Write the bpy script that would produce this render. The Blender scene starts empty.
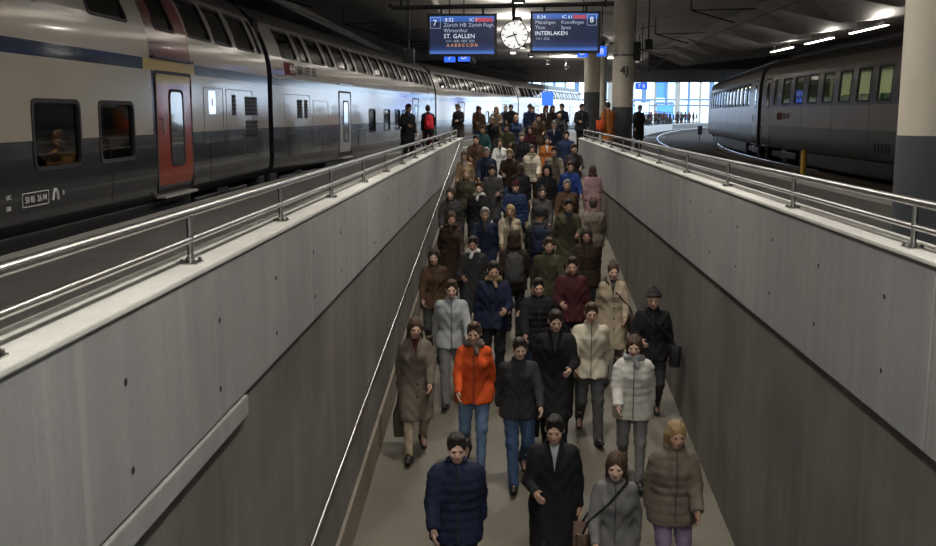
import bpy, bmesh, math, random
import numpy as np
from mathutils import Matrix, Vector, Euler

random.seed(7)
scene = bpy.context.scene
COL = scene.collection

# ------------------------------------------------------------------ camera
CAM_Z = 1.45
PITCH, YAW = math.radians(9.034), math.radians(2.375)
cam_data = bpy.data.cameras.new('camera')
cam_data.sensor_width = 36.0
cam_data.lens = 36.0 * 1000.0 / 936.0
cam_data.clip_end = 900
cam = bpy.data.objects.new('camera', cam_data)
COL.objects.link(cam)
cam.location = (0, 0, CAM_Z)
cam.rotation_euler = (math.pi / 2 - PITCH, 0, YAW)
scene.camera = cam

# ------------------------------------------------------------------ sky and exposure
world = bpy.data.worlds.new('sky')
scene.world = world
world.use_nodes = True
bgn = world.node_tree.nodes['Background']
bgn.inputs[0].default_value = (0.66, 0.82, 1.0, 1)
bgn.inputs[1].default_value = 4.2
vs = scene.view_settings
vs.view_transform = 'Standard'
vs.look = 'None'
vs.exposure = -0.18
vs.gamma = 1.0
vs.use_curve_mapping = False
LAMP_W = 172.0         # watts of one platform downlight
UPLIGHT = 2.0         # added upward light per downlight, as a multiple, to brighten the ceiling
LAMP_COL = (1.0, 0.945, 0.865)

# ------------------------------------------------------------------ materials
MATS = {}
def new_mat(name):
    m = bpy.data.materials.new(name)
    m.use_nodes = True
    nt = m.node_tree
    return m, nt, nt.nodes['Principled BSDF']

def mat(name, col, rough=0.6, metal=0.0, var=0.12, scale=6.0, bump=0.0, bscale=60.0, coat=0.0, spec=0.5):
    """Principled surface with a little procedural colour variation and relief."""
    if name in MATS: return MATS[name]
    m, nt, b = new_mat(name)
    N, L = nt.nodes, nt.links
    b.inputs['Roughness'].default_value = rough
    b.inputs['Metallic'].default_value = metal
    b.inputs['Coat Weight'].default_value = coat
    b.inputs['Specular IOR Level'].default_value = spec
    tc = N.new('ShaderNodeTexCoord')
    nz = N.new('ShaderNodeTexNoise'); nz.inputs['Scale'].default_value = scale
    nz.inputs['Detail'].default_value = 5
    L.new(tc.outputs['Object'], nz.inputs['Vector'])
    rp = N.new('ShaderNodeValToRGB')
    e = rp.color_ramp.elements
    e[0].position, e[1].position = 0.3, 0.7
    e[0].color = tuple(c * (1 - var) for c in col) + (1,)
    e[1].color = tuple(min(1, c * (1 + var)) for c in col) + (1,)
    L.new(nz.outputs[0], rp.inputs[0]); L.new(rp.outputs[0], b.inputs['Base Color'])
    if bump:
        n2 = N.new('ShaderNodeTexNoise'); n2.inputs['Scale'].default_value = bscale; n2.inputs['Detail'].default_value = 4
        L.new(tc.outputs['Object'], n2.inputs['Vector'])
        bp = N.new('ShaderNodeBump'); bp.inputs['Strength'].default_value = bump; bp.inputs['Distance'].default_value = 0.01
        L.new(n2.outputs[0], bp.inputs['Height']); L.new(bp.outputs[0], b.inputs['Normal'])
    MATS[name] = m
    return m

def concrete(name, col, streak=0.10, blotch=0.16, axis='Y', board=2.2, rough=0.75, drips=0.0):
    """Board-marked cast concrete: vertical board streaks, blotches, fine pores."""
    m, nt, b = new_mat(name)
    N, L = nt.nodes, nt.links
    b.inputs['Roughness'].default_value = rough
    b.inputs['Specular IOR Level'].default_value = 0.35
    geo = N.new('ShaderNodeNewGeometry')
    def noise(scale3, detail=4, rough_=0.6):
        mp = N.new('ShaderNodeMapping'); mp.inputs['Scale'].default_value = scale3
        L.new(geo.outputs['Position'], mp.inputs['Vector'])
        n = N.new('ShaderNodeTexNoise'); n.inputs['Scale'].default_value = 1; n.inputs['Detail'].default_value = detail
        n.inputs['Roughness'].default_value = rough_
        L.new(mp.outputs[0], n.inputs['Vector'])
        return n.outputs[0]
    a = noise((0.9, 0.9, 0.7), 6)
    s = noise((board * 2.2 if axis == 'X' else .3, board * 2.2 if axis == 'Y' else .3, 0.12), 3)
    f = noise((30, 30, 30), 5)
    def mr(sock, lo, hi, a0=0.3, a1=0.7):
        r = N.new('ShaderNodeMapRange'); r.inputs[1].default_value = a0; r.inputs[2].default_value = a1
        r.inputs[3].default_value = lo; r.inputs[4].default_value = hi
        L.new(sock, r.inputs[0]); return r.outputs[0]
    def mul(x, y):
        q = N.new('ShaderNodeMath'); q.operation = 'MULTIPLY'; L.new(x, q.inputs[0]); L.new(y, q.inputs[1]); return q.outputs[0]
    k = mul(mul(mr(a, 1 - blotch, 1 + blotch), mr(s, 1 - streak, 1 + streak)), mr(f, 0.95, 1.05))
    if drips:
        d = noise((.4, 9.0, .22), 2)
        k = mul(k, mr(d, 1.0, 1.0 + drips, .60, .72))
        d2 = noise((.4, 1.3, .35), 4)
        k = mul(k, mr(d2, 1.0, 1.0 - drips * .8, .55, .75))
    mx = N.new('ShaderNodeVectorMath'); mx.operation = 'SCALE'
    mx.inputs[0].default_value = col
    L.new(k, mx.inputs['Scale']); L.new(mx.outputs[0], b.inputs['Base Color'])
    bp = N.new('ShaderNodeBump'); bp.inputs['Strength'].default_value = 0.25; bp.inputs['Distance'].default_value = 0.008
    L.new(mul(s, f), bp.inputs['Height']); L.new(bp.outputs[0], b.inputs['Normal'])
    MATS[name] = m
    return m

def emit(name, col, strength, stripes=None):
    if name in MATS: return MATS[name]
    m, nt, b = new_mat(name)
    b.inputs['Base Color'].default_value = tuple(col) + (1,)
    b.inputs['Emission Color'].default_value = tuple(col) + (1,)
    b.inputs['Emission Strength'].default_value = strength
    b.inputs['Roughness'].default_value = 0.3
    MATS[name] = m
    return m

def glass(name, tint, refl_rough=0.03, ior=1.5):
    m = bpy.data.materials.new(name); m.use_nodes = True
    nt = m.node_tree; N, L = nt.nodes, nt.links
    N.remove(N['Principled BSDF'])
    tr = N.new('ShaderNodeBsdfTransparent'); tr.inputs[0].default_value = tuple(tint) + (1,)
    gl = N.new('ShaderNodeBsdfGlossy'); gl.inputs['Roughness'].default_value = refl_rough
    fr = N.new('ShaderNodeFresnel'); fr.inputs[0].default_value = ior
    mx = N.new('ShaderNodeMixShader')
    ge = N.new('ShaderNodeNewGeometry'); sb = N.new('ShaderNodeMath'); sb.operation = 'SUBTRACT'; sb.inputs[0].default_value = 1
    mu = N.new('ShaderNodeMath'); mu.operation = 'MULTIPLY'      # reflect once, at the outer face of the pane
    L.new(ge.outputs['Backfacing'], sb.inputs[1]); L.new(fr.outputs[0], mu.inputs[0]); L.new(sb.outputs[0], mu.inputs[1])
    L.new(mu.outputs[0], mx.inputs[0]); L.new(tr.outputs[0], mx.inputs[1]); L.new(gl.outputs[0], mx.inputs[2])
    L.new(mx.outputs[0], N['Material Output'].inputs[0])
    MATS[name] = m
    return m

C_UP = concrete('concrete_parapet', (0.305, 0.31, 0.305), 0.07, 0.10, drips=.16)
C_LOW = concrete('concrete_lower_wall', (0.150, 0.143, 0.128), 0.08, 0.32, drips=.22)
C_CAP_LIT = concrete('concrete_cap_lit', (0.72, 0.72, 0.68), 0.03, 0.08)  # paler than the parapet: overhead lamplight put into the colour
C_FLOOR = concrete('ramp_concrete', (0.15, 0.138, 0.11), 0.08, 0.16, 'X', 1.2, 0.55)
C_CEIL = concrete('ceiling_concrete', (0.46, 0.44, 0.41), 0.12, 0.18, 'Y', 1.4)
C_DARK = concrete('dark_concrete', (0.13, 0.12, 0.115), 0.08, 0.15)
ASPH = mat('platform_asphalt', (0.105, 0.102, 0.098), 0.6, 0, 0.18, 2.5, 0.3, 140, 0, .3)
BALLAST = mat('ballast', (0.026, 0.021, 0.017), 0.95, 0, 0.5, 9, 1.0, 22, 0, .05)
KERB = mat('kerb_stone', (0.33, 0.32, 0.30), 0.7, 0, 0.12, 5, 0.2, 90)
WHITE_LINE = mat('white_line_paint', (0.7, 0.7, 0.66), 0.6, 0, 0.10, 14)
STEEL = mat('brushed_steel', (0.62, 0.61, 0.59), 0.26, 1.0, 0.06, 20)
STEEL_D = mat('dark_steel', (0.16, 0.155, 0.15), 0.38, 0.9, 0.15, 10)
BLACK_M = mat('black_metal', (0.016, 0.016, 0.018), 0.5, 0.2, 0.2, 10)
RUBBER = mat('black_rubber', (0.012, 0.012, 0.013), 0.7, 0, 0.2, 8)
RAILTOP = mat('polished_rail_head', (0.75, 0.76, 0.80), 0.16, 1.0, 0.05, 4)
RUST = mat('rusty_rail', (0.07, 0.045, 0.03), 0.8, 0.3, 0.3, 12)
SLEEPER = mat('sleeper_concrete', (0.075, 0.068, 0.06), 0.85, 0, 0.25, 8)
COLW = mat('column_cream_paint', (0.55, 0.51, 0.42), 0.55, 0, 0.06, 1.5)
COLG = mat('column_grey_paint', (0.055, 0.062, 0.072), 0.5, 0, 0.12, 1.5)
def paint(name, col, rough=0.2, var=0.04, coat=0.5, cr=0.08):
    m = mat(name, col, rough, 0, var, 1.2, 0.06, 3.0, coat, 0.22)
    m.node_tree.nodes['Principled BSDF'].inputs['Coat Roughness'].default_value = cr
    return m
P_WHITE = paint('train_white', (0.36, 0.325, 0.27), 0.22)
P_SILVER = paint('train_silver', (0.22, 0.205, 0.19), 0.28)
P_DARK = paint('train_anthracite', (0.023, 0.024, 0.028), 0.24)
P_BLUE = paint('train_blue', (0.005, 0.007, 0.017), 0.2)
P_RED = paint('train_red', (0.26, 0.04, 0.022), 0.25)
P_MAROON = paint('train_maroon', (0.11, 0.014, 0.018), 0.25)
P_YELLOW = paint('train_yellow', (0.38, 0.26, 0.03), 0.3)
P_ROOF = mat('train_roof', (0.035, 0.034, 0.036), 0.5, 0.3, 0.2, 3)
P_GREYDOOR = paint('train_grey_door', (0.33, 0.33, 0.33), 0.24)
P_COACH = paint('coach_light_grey', (0.17, 0.135, 0.108), 0.4, .05, .25, .2)
P_COACHBAND = paint('coach_window_band', (0.028, 0.029, 0.034), 0.35, .05, .25, .2)
P_COACHLOW = paint('coach_skirt', (0.05, 0.048, 0.047), 0.4, .05, .2, .25)
GL_DARK = glass('tinted_window_glass', (0.42, 0.43, 0.42), .04, 1.42)
GL_CLEAR = glass('clear_window_glass', (0.80, 0.86, 0.78), .04, 1.40)
LOGO_RED = mat('logo_red', (0.13, 0.014, 0.022), 0.7, 0, 0.05, 3, 0, 60, 0, .2)
LETTER_W = mat('white_lettering', (0.75, 0.75, 0.72), 0.5, 0, 0.05, 3)
LETTER_D = mat('dark_lettering', (0.035, 0.035, 0.038), 0.8, 0, 0.05, 3, 0, 60, 0, .15)
LAMP_E = emit('lamp_diffuser', (1.0, 0.95, 0.86), 14)
YEL = mat('yellow_post_paint', (0.55, 0.33, 0.02), 0.5, 0, 0.1, 6)

# ------------------------------------------------------------------ mesh helpers
class MB:
    def __init__(s): s.v = []; s.f = []; s.m = []
    def quad(s, pts, mi=0):
        n = len(s.v); s.v += [tuple(p) for p in pts]; s.f.append(tuple(range(n, n + len(pts)))); s.m.append(mi)
    def box(s, x0, x1, y0, y1, z0, z1, mi=0, bev=0.0):
        if bev > 0:
            b = bev
            xs, ys = (x0, x1), (y0, y1)
            def ring(z, i): return [(x0 + i, y0, z), (x1 - i, y0, z), (x1, y0 + i, z), (x1, y1 - i, z), (x1 - i, y1, z), (x0 + i, y1, z), (x0, y1 - i, z), (x0, y0 + i, z)]
            def inset(z): return [(x0 + b, y0 + b * .4, z), (x1 - b, y0 + b * .4, z), (x1 - b * .4, y0 + b, z), (x1 - b * .4, y1 - b, z), (x1 - b, y1 - b * .4, z), (x0 + b, y1 - b * .4, z), (x0 + b * .4, y1 - b, z), (x0 + b * .4, y0 + b, z)]
            s.loft([inset(z0), ring(z0 + b, b), ring(z1 - b, b), inset(z1)], mi)
            return s
        n = len(s.v)
        s.v += [(x0, y0, z0), (x1, y0, z0), (x1, y1, z0), (x0, y1, z0), (x0, y0, z1), (x1, y0, z1), (x1, y1, z1), (x0, y1, z1)]
        for q in ((0, 3, 2, 1), (4, 5, 6, 7), (0, 1, 5, 4), (1, 2, 6, 5), (2, 3, 7, 6), (3, 0, 4, 7)):
            s.f.append(tuple(n + i for i in q)); s.m.append(mi)
        return s
    def loft(s, rings, mi=0, cap=True, closed=True):
        n = len(s.v); k = len(rings[0])
        for r in rings: s.v += [tuple(p) for p in r]
        for i in range(len(rings) - 1):
            for j in range(k if closed else k - 1):
                a = n + i * k + j; b = n + i * k + (j + 1) % k
                s.f.append((a, b, b + k, a + k)); s.m.append(mi)
        if cap and closed:
            s.f.append(tuple(n + j for j in reversed(range(k)))); s.m.append(mi)
            m = n + (len(rings) - 1) * k
            s.f.append(tuple(m + j for j in range(k))); s.m.append(mi)
        return s
    def tube(s, pts, r, seg=8, mi=0, closed=False):
        pts = [Vector(p) for p in pts]; rings = []
        n = len(pts)
        up = None
        for i, p in enumerate(pts):
            d = (pts[min(i + 1, n - 1)] - pts[max(i - 1, 0)]).normalized()
            if up is None:
                up = Vector((0, 0, 1)) if abs(d.z) < 0.9 else Vector((1, 0, 0))
            a = d.cross(up).normalized(); b = a.cross(d).normalized(); up = b
            rr = r[i] if isinstance(r, (list, tuple)) else r
            rings.append([p + rr * (math.cos(t) * a + math.sin(t) * b) for t in [2 * math.pi * j / seg for j in range(seg)]])
        return s.loft(rings, mi)
    def lathe(s, c, prof, seg=24, mi=0, axis='Z'):
        rings = []
        for r, h in prof:
            ring = []
            for j in range(seg):
                t = 2 * math.pi * j / seg
                if axis == 'Z': ring.append((c[0] + r * math.cos(t), c[1] + r * math.sin(t), c[2] + h))
                elif axis == 'Y': ring.append((c[0] + r * math.cos(t), c[1] + h, c[2] - r * math.sin(t)))
                else: ring.append((c[0] + h, c[1] + r * math.cos(t), c[2] + r * math.sin(t)))
            rings.append(ring)
        return s.loft(rings, mi)
    def mesh(s, name, mats):
        me = bpy.data.meshes.new(name)
        me.from_pydata(s.v, [], s.f)
        for m in (mats if isinstance(mats, (list, tuple)) else [mats]): me.materials.append(m)
        if any(s.m): me.polygons.foreach_set('material_index', s.m)
        return me
    def build(s, name, mats, parent=None, smooth=False, loc=None):
        me = s.mesh(name, mats)
        if smooth: smooth_by_angle(me)
        return link(name, me, parent, loc)

def smooth_by_angle(me, ang=0.7):
    me.polygons.foreach_set('use_smooth', [True] * len(me.polygons))
    bm = bmesh.new(); bm.from_mesh(me)
    for e in bm.edges:
        if len(e.link_faces) == 2 and e.calc_face_angle(0) > ang: e.smooth = False
    bm.to_mesh(me); bm.free()

def link(name, data, parent=None, loc=None):
    o = bpy.data.objects.new(name, data); COL.objects.link(o)
    if parent is not None: o.parent = parent
    if loc is not None: o.location = loc
    return o

def empty(name, loc=(0, 0, 0), rz=0.0, parent=None):
    o = link(name, None, parent, loc); o.rotation_euler = (0, 0, rz); o.empty_display_size = 0.2
    return o

def tag(o, label=None, cat=None, group=None, kind=None):
    if label: o['label'] = label
    if cat: o['category'] = cat
    if group: o['group'] = group
    if kind: o['kind'] = kind
    return o

def struct(o, label, cat):
    return tag(o, label, cat, None, 'structure')

def text(s, size, m, parent, mtx, name='lettering', align='LEFT', depth=0.002):
    cu = bpy.data.curves.new('letters', 'FONT'); cu.body = s; cu.size = size; cu.align_x = align; cu.align_y = 'CENTER'
    cu.extrude = depth; cu.resolution_u = 2
    t = bpy.data.objects.new('letters', cu); COL.objects.link(t)
    dg = bpy.context.evaluated_depsgraph_get()
    me = bpy.data.meshes.new_from_object(t.evaluated_get(dg))
    bpy.data.objects.remove(t); bpy.data.curves.remove(cu)
    me.materials.clear(); me.materials.append(m)
    o = link(name, me, parent); o.matrix_local = mtx
    return o

def arc(X0, Y0, R, s):
    """Track alignment: straight along +Y, then a curve to the right."""
    if s <= Y0: return X0, s, 0.0
    a = (s - Y0) / R
    return X0 + R * (1 - math.cos(a)), Y0 + R * math.sin(a), a
def arc_off(X0, Y0, R, s, off):
    x, y, a = arc(X0, Y0, R, s)
    return x + off * math.cos(a), y - off * math.sin(a)
TL = (-6.82, 17.0, 288.0)      # left train track
TR1 = (8.0, 35.0, 350.0)       # empty track
TR2 = (11.8, 35.0, 190.0)      # right train track
ZR = -0.55                     # top of rail
RAMP0, SLOPE = -3.87, 0.105
RAMP_TOP = 36.86
def ramp_z(y): return min(0.0, RAMP0 + SLOPE * y)
# ------------------------------------------------------------------ ground, ramp, platform
XL, XR = -1.57, 2.27           # inner faces of the parapets
XLL, XRL = -1.595, 2.295         # inner faces of the lower walls
WALL_END = 33.5

mb = MB()                      # ramp slab, sloping up away from the camera
mb.loft([[(-2.0, -6, RAMP0 - 6 * SLOPE), (2.5, -6, RAMP0 - 6 * SLOPE), (2.5, -6, -5.6), (-2.0, -6, -5.6)],
         [(-2.0, RAMP_TOP, 0), (2.5, RAMP_TOP, 0), (2.5, RAMP_TOP, -.6), (-2.0, RAMP_TOP, -.6)]])
struct(mb.build('floor', C_FLOOR), 'grey brown concrete ramp floor rising between the two parapet walls', 'floor')
mb = MB()                      # skirting along the foot of the left wall
zf = lambda y: RAMP0 + SLOPE * y
mb.loft([[(-1.60, y_, zf(y_) - .05), (-1.565, y_, zf(y_) - .05), (-1.565, y_, zf(y_) + .42), (-1.60, y_, zf(y_) + .44)] for y_ in (-6, WALL_END)])
struct(mb.build('baseboard_left', concrete('skirting_concrete', (0.20, 0.175, 0.14), .05, .2)), 'brownish skirting band along the foot of the left ramp wall', 'skirting')

def ramp_wall(name, side, label):
    root = empty(name, (0, 0, 0)); struct(root, label, 'wall')
    s = 1 if side > 0 else -1
    xi = XR if s > 0 else XL; xo = xi + s * .29
    zb = -0.38 if s > 0 else -0.20
    cuts = [-6, 5.35, 13.4, 21.5, WALL_END] if s > 0 else [-6, 10.8, 18.2, 25.6, WALL_END]
    g = .009
    for a, b in zip(cuts[:-1], cuts[1:]):
        m = MB(); m.box(min(xi, xo), max(xi, xo), a + g, b - g, zb, .645, 0, .008)
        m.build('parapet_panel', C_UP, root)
        # two rows of tie-rod holes: shade of the pits put into dark plugs
        t = MB(); y = a + .7
        while y < b - .3:
            for z in (.36, -.02 if s < 0 else -.08):
                t.lathe((xi - s * .003, y + random.uniform(-.03, .03), z + random.uniform(-.02, .02)), [(.017, 0), (.012, s * .005), (.010, s * .001)], 8, 0, 'X')
            y += 1.32
        p = t.build('tie_hole', LETTER_D, root); p['kind'] = 'stuff'
    cap = MB(); cap.box(min(xi - s * .012, xo), max(xi - s * .012, xo), -6, WALL_END, .645, .672, 0, .006)
    cap.build('coping', C_CAP_LIT, root)
    if s < 0:
        m = MB(); m.box(-1.93, XL + .012, -6, 5.75, -.335, -.212, 0, .006); m.build('parapet_beam', C_UP, root)
    xl = XRL if s > 0 else XLL
    cuts = [-6, 3.2, 8.55, 13.9, 19.2, 24.6, WALL_END] if s > 0 else [-6, 3.0, 7.4, 12.6, 17.8, 23.0, WALL_END]
    for a, b in zip(cuts[:-1], cuts[1:]):
        m = MB()
        za, zc = ramp_z(a) - .3, ramp_z(b) - .3
        x0, x1 = sorted((xl, xl + s * .34))
        zt = zb - .012
        m.loft([[(x0, a + g, za), (x1, a + g, za), (x1, a + g, zt), (x0, a + g, zt)], [(x0, b - g, zc), (x1, b - g, zc), (x1, b - g, zt), (x0, b - g, zt)]])
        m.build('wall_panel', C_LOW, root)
    back = MB(); xb0, xb1 = sorted((xl + s * .04, xl + s * .345))
    back.box(xb0, xb1, -6, WALL_END, -5, .60); back.build('wall_core', C_DARK, root)
    return root
ramp_wall('wall_left', -1, 'pale concrete parapet wall with darker lower wall on left of ramp')
ramp_wall('wall_right', 1, 'pale concrete parapet wall with darker lower wall on right of ramp')

def ribbon(fa, fb, s0, s1, n, z, zb):
    m = MB()
    top = []
    for i in range(n + 1):
        s = s0 + (s1 - s0) * i / n
        xa, ya = fa(s); xb, yb = fb(s)
        top.append([(xa, ya, zb), (xb, yb, zb), (xb, yb, z), (xa, ya, z)])
    m.loft(top); return m
def edge_l(s): return arc_off(*TL, s, 1.62)
def edge_r(s): return arc_off(*TR1, s, -1.62)
ribbon(edge_l, lambda s: (XL - .27, s), -12, WALL_END, 30, 0, -1).build('floor', ASPH)
ribbon(lambda s: (XR + .27, s), edge_r, -12, WALL_END, 30, 0, -1).build('floor', ASPH)
ribbon(edge_l, lambda s: (-2.02, s), WALL_END, RAMP_TOP, 4, 0, -1).build('floor', ASPH)
ribbon(lambda s: (2.52, s), edge_r, WALL_END, RAMP_TOP, 4, 0, -1).build('floor', ASPH)
ribbon(edge_l, edge_r, RAMP_TOP, 176, 60, 0, -1).build('floor', ASPH)
fl = [o for o in COL.objects if o.name.startswith('floor')]
for o, l in zip(fl[1:], ('dark asphalt platform strip between left parapet and double-deck train', 'asphalt platform strip between right parapet and empty track',
                    'short piece of asphalt platform left of the ramp head', 'short piece of asphalt platform right of the ramp head',
                    'asphalt platform beyond the head of the ramp curving to the right')): struct(o, l, 'floor')
m = MB(); m.box(-40, -4.6, -16, 40, -1.2, -0.80); m.box(5.2, 60, -16, 40, -1.2, -.80); m.box(-40, 60, 40, 260, -1.2, -.80); struct(m.build('floor', BALLAST), 'dark ballast ground under and beside the tracks', 'ground')

def strip(f, off0, off1, s0, s1, n, z0, z1):
    return ribbon(lambda s: f(s, off0), lambda s: f(s, off1), s0, s1, n, z1, z0)
fL = lambda s, o: arc_off(*TL, s, 1.62 + o)
fR = lambda s, o: arc_off(*TR1, s, -1.62 - o)
struct(strip(fL, -.01, .28, -12, 120, 60, -.2, .012).build('trim_2', KERB), 'pale kerb stones along the platform edge by the double-deck train', 'kerb')
struct(strip(fR, .28, -.01, -12, 160, 60, -.9, .012).build('trim_3', KERB), 'curved pale kerb along the platform edge by the empty track', 'kerb')
for a, b in ((1.80, 1.98),):
    o = strip(fL, a, b, -12, 110, 60, 0, .004).build('trim_4', WHITE_LINE)
    struct(o, 'white safety line along the left platform', 'line')

# grooved tactile paving beside the right parapet
tp = empty('tactile_paving', (3.8, 11, 0.0)); tag(tp, 'ribbed pale tactile paving beside the right parapet and near column', 'paving')
m = MB(); m.box(-.9, .95, 0, 15, 0, .006); m.build('slab', mat('tactile_slab', (.16, .155, .14), .7), tp)
rib = MB(); rib.box(-.028, .028, .05, 14.95, .004, .018); ribme = rib.mesh('rib', mat('tactile_rib', (.40, .39, .36), .65))
for i in range(16): link('rib', ribme, tp, (-.80 + i * .11, 0, 0))

# ------------------------------------------------------------------ tracks
def track(name, T, s0, s1, label, sl0, sl1):
    root = empty(name, (*arc(*T, s0)[:2], ZR)); tag(root, label, 'track')
    inv = Matrix.Translation(-Vector(root.location))
    for side in (-.7175, .7175):
        rail = MB(); head = MB(); web = []; hd = []
        n = 60
        for i in range(n + 1):
            s = s0 + (s1 - s0) * i / n
            def P(o, z): x, y = arc_off(*T, s, side + o); return (x - root.location.x, y - root.location.y, z)
            web.append([P(-.07, -.17), P(.07, -.17), P(.07, -.15), P(.012, -.13), P(.012, -.04), P(.034, -.03), P(.034, -.012), P(-.034, -.012), P(-.034, -.03), P(-.012, -.04), P(-.012, -.13), P(-.07, -.15)])
            hd.append([P(-.034, -.011), P(.034, -.011), P(.03, 0), P(-.03, 0)])
        rail.loft(web); head.loft(hd)
        r = rail.build('rail', RUST, root); head.build('rail_head', RAILTOP, r)
    sl = MB(); sl.box(-1.3, 1.3, -.13, .13, -.28, -.165, 0, .02); sm = sl.mesh('sleeper', SLEEPER)
    s = sl0
    while s < sl1:
        x, y, a = arc(*T, s)
        o = link('sleeper', sm, root, (x - root.location.x, y - root.location.y, 0)); o.rotation_euler = (0, 0, -a)
        s += .62
    return root
track('railway_track', TL, -10, 130, 'railway track under the double-deck train on the left', 13, 24)
track('railway_track', TR1, -10, 215, 'empty railway track with bright rails curving right between platform and coach', 12, 100)
track('railway_track', TR2, -10, 95, 'railway track under the single-deck coaches on the right', 14, 60)

# ------------------------------------------------------------------ enclosing shell
m = MB(); m.box(-15, -14.6, -16, 110, -1.2, 6.2); struct(m.build('sky_block_left', C_DARK), 'added dark wall behind the double-deck train blocking the sky', 'wall')  # hidden blocker, added to keep the sky out
m = MB(); m.box(21, 21.4, -16, 78, -1.2, 7.4); struct(m.build('wall_far_right', C_DARK), 'dark side wall behind the single-deck coaches', 'wall')
m = MB(); m.box(-15, 21.4, -16.4, -16, -5, 7.4); struct(m.build('sky_block_back', C_DARK), 'added dark end wall behind the viewer blocking sky light', 'wall')  # unseen, added to stop sky light flooding in from behind

ceil = empty('ceiling', (0, 0, 0)); struct(ceil, 'dark concrete slab ceiling with joints and folded panels over the platforms', 'ceiling')
ZC = 6.0
y = -16.0; i = 0
while y < 91:
    for x0, x1, dz in ((-15, -9.2, .0), (-9.2, -3.2, .0), (-3.2, 3.6, .0), (3.6, 10.4, .0)):
        m = MB(); m.box(x0 + .012, x1 - .012, y + .012, y + 6 - .012, ZC + dz, ZC + .3, 0); m.build('slab', C_CEIL, ceil)
    y += 6
for x in (-9.2, -3.2):
    m = MB(); m.box(x - .22, x + .22, -16, 92, ZC - .34, ZC + .05, 0, .02); m.build('downstand_beam', C_CEIL, ceil)
m = MB(); m.box(-15, 21.4, -16, 92, ZC + .32, ZC + .4); m.build('roof_deck', C_DARK, ceil)
# folded ceiling panels above the right train: each bay a shallow sloping pyramid
y = -16.0
while y < 78:
    m = MB(); x0, x1, y1 = 10.4, 21.0, y + 6.0
    A, B, Cc, D = (x0, y, ZC), (x1, y, ZC - .1), (x1, y1, ZC - .1), (x0, y1, ZC)
    T1 = (x0 + 2.6, y + 3.2, ZC - 1.0)
    for t in ((A, B, T1), (B, Cc, T1), (Cc, D, T1), (D, A, T1)): m.quad(t)
    m.build('folded_panel', C_CEIL, ceil)
    y += 6
m = MB(); m.box(-15, 30, 88.0, 88.8, 4.15, ZC + .3); m.build('fascia', C_DARK, ceil)
m = MB(); m.box(10.4, 34, 77.4, 78.2, 4.75, 7.2); m.build('fascia', C_DARK, ceil)
m = MB(); m.box(10.4, 34, 78.2, 88, 5.6, 6.0); m.build('roof_edge', C_DARK, ceil)

# ------------------------------------------------------------------ lamps
def downlight(loc, w, label, group=None):
    r = empty('ceiling_downlight', loc); tag(r, label, 'lamp', group)
    m = MB(); m.lathe((0, 0, 0), [(.09, .30), (.17, .26), (.21, .06), (.215, .0), (.19, .0), (.185, .03), (.02, .04)], 20); m.build('housing', BLACK_M, r, True)
    m = MB(); m.lathe((0, 0, 0), [(.003, .022), (.18, .022), (.18, .012), (.003, .012)], 20); m.build('diffuser', LAMP_E, r)
    m = MB(); m.tube([(0, 0, .28), (0, 0, ZC - loc[2])], .018, 8); m.build('stem', STEEL_D, r)
    ld = bpy.data.lights.new('lamp_light', 'AREA'); ld.shape = 'DISK'; ld.size = .34; ld.energy = w; ld.color = LAMP_COL; ld.spread = math.radians(165)
    lo = link('lamp_light', ld, r, (0, 0, -.01))
    l2 = ld.copy(); l2.size = .2; l2.energy = w * UPLIGHT; l2.spread = math.pi; o = link('ceiling_fill', l2, r, (0, 0, .32)); o.rotation_euler = (math.pi, 0, 0)  # second light added above the housing to brighten the ceiling
    return r
ys = [-11.5, -4, 3.5, 11, 18.5, 26, 33.5, 41, 48.5, 56, 64.5, 74, 82]
names = ['behind the viewer', 'just behind the viewer', 'above the near end of the ramp', 'above the lower half of the ramp', 'above the middle of the ramp', 'between the two departure displays and the ramp', 'right above the station clock', 'beyond the clock', 'farther beyond the clock', 'below the clock in view', 'right of the one below the clock', 'third beyond the clock in view', 'farthest of the row']
for y, n in zip(ys, names):
    x = .6 if y < 30 else .27 if y < 50 else .5 + (y - 50) ** 2 / 2 / 130
    downlight((x, y, 5.0), LAMP_W, 'round ceiling downlight ' + n, 'downlights over the ramp')
downlight((4.1, 63, 5.0), LAMP_W, 'bright round lamp left of the marked column, below the right display')
downlight((8.6, 84, 5.0), LAMP_W, 'bright round lamp directly beside the marked cream column')

def tube_lamp(loc, L, w, label):
    r = empty('strip_lamp', loc); tag(r, label, 'lamp', 'strip lamps over the right train')
    m = MB(); m.box(-.09, .09, -L / 2, L / 2, .03, .12, 0, .015); m.build('housing', STEEL_D, r)
    m = MB(); m.box(-.07, .07, -L / 2 + .02, L / 2 - .02, 0, .032); m.build('diffuser', LAMP_E, r)
    for s in (-1, 1):
        q = MB(); q.tube([(0, s * L * .35, .1), (0, s * L * .35, .75)], .012, 6); q.build('hanger', STEEL_D, r)
    ld = bpy.data.lights.new('lamp_light', 'AREA'); ld.shape = 'RECTANGLE'; ld.size = .14; ld.size_y = L; ld.energy = w; ld.color = (1, .95, .88); ld.spread = math.radians(170)
    link('lamp_light', ld, r, (0, 0, -.01))
    l2 = ld.copy(); l2.energy = w * 2.0; o = link('ceiling_fill', l2, r, (0, 0, .13)); o.rotation_euler = (math.pi, 0, 0)  # upward light added to brighten the folded panels
for i, y in enumerate((16, 22.5, 29, 35.5, 42, 48.5, 55)):
    tube_lamp((14.4, y, 4.8), 4.2, 38, ['first, nearest', 'second', 'third', 'fourth', 'fifth', 'sixth', 'last, farthest'][i] + ' strip lamp hanging over the right coaches')
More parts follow.
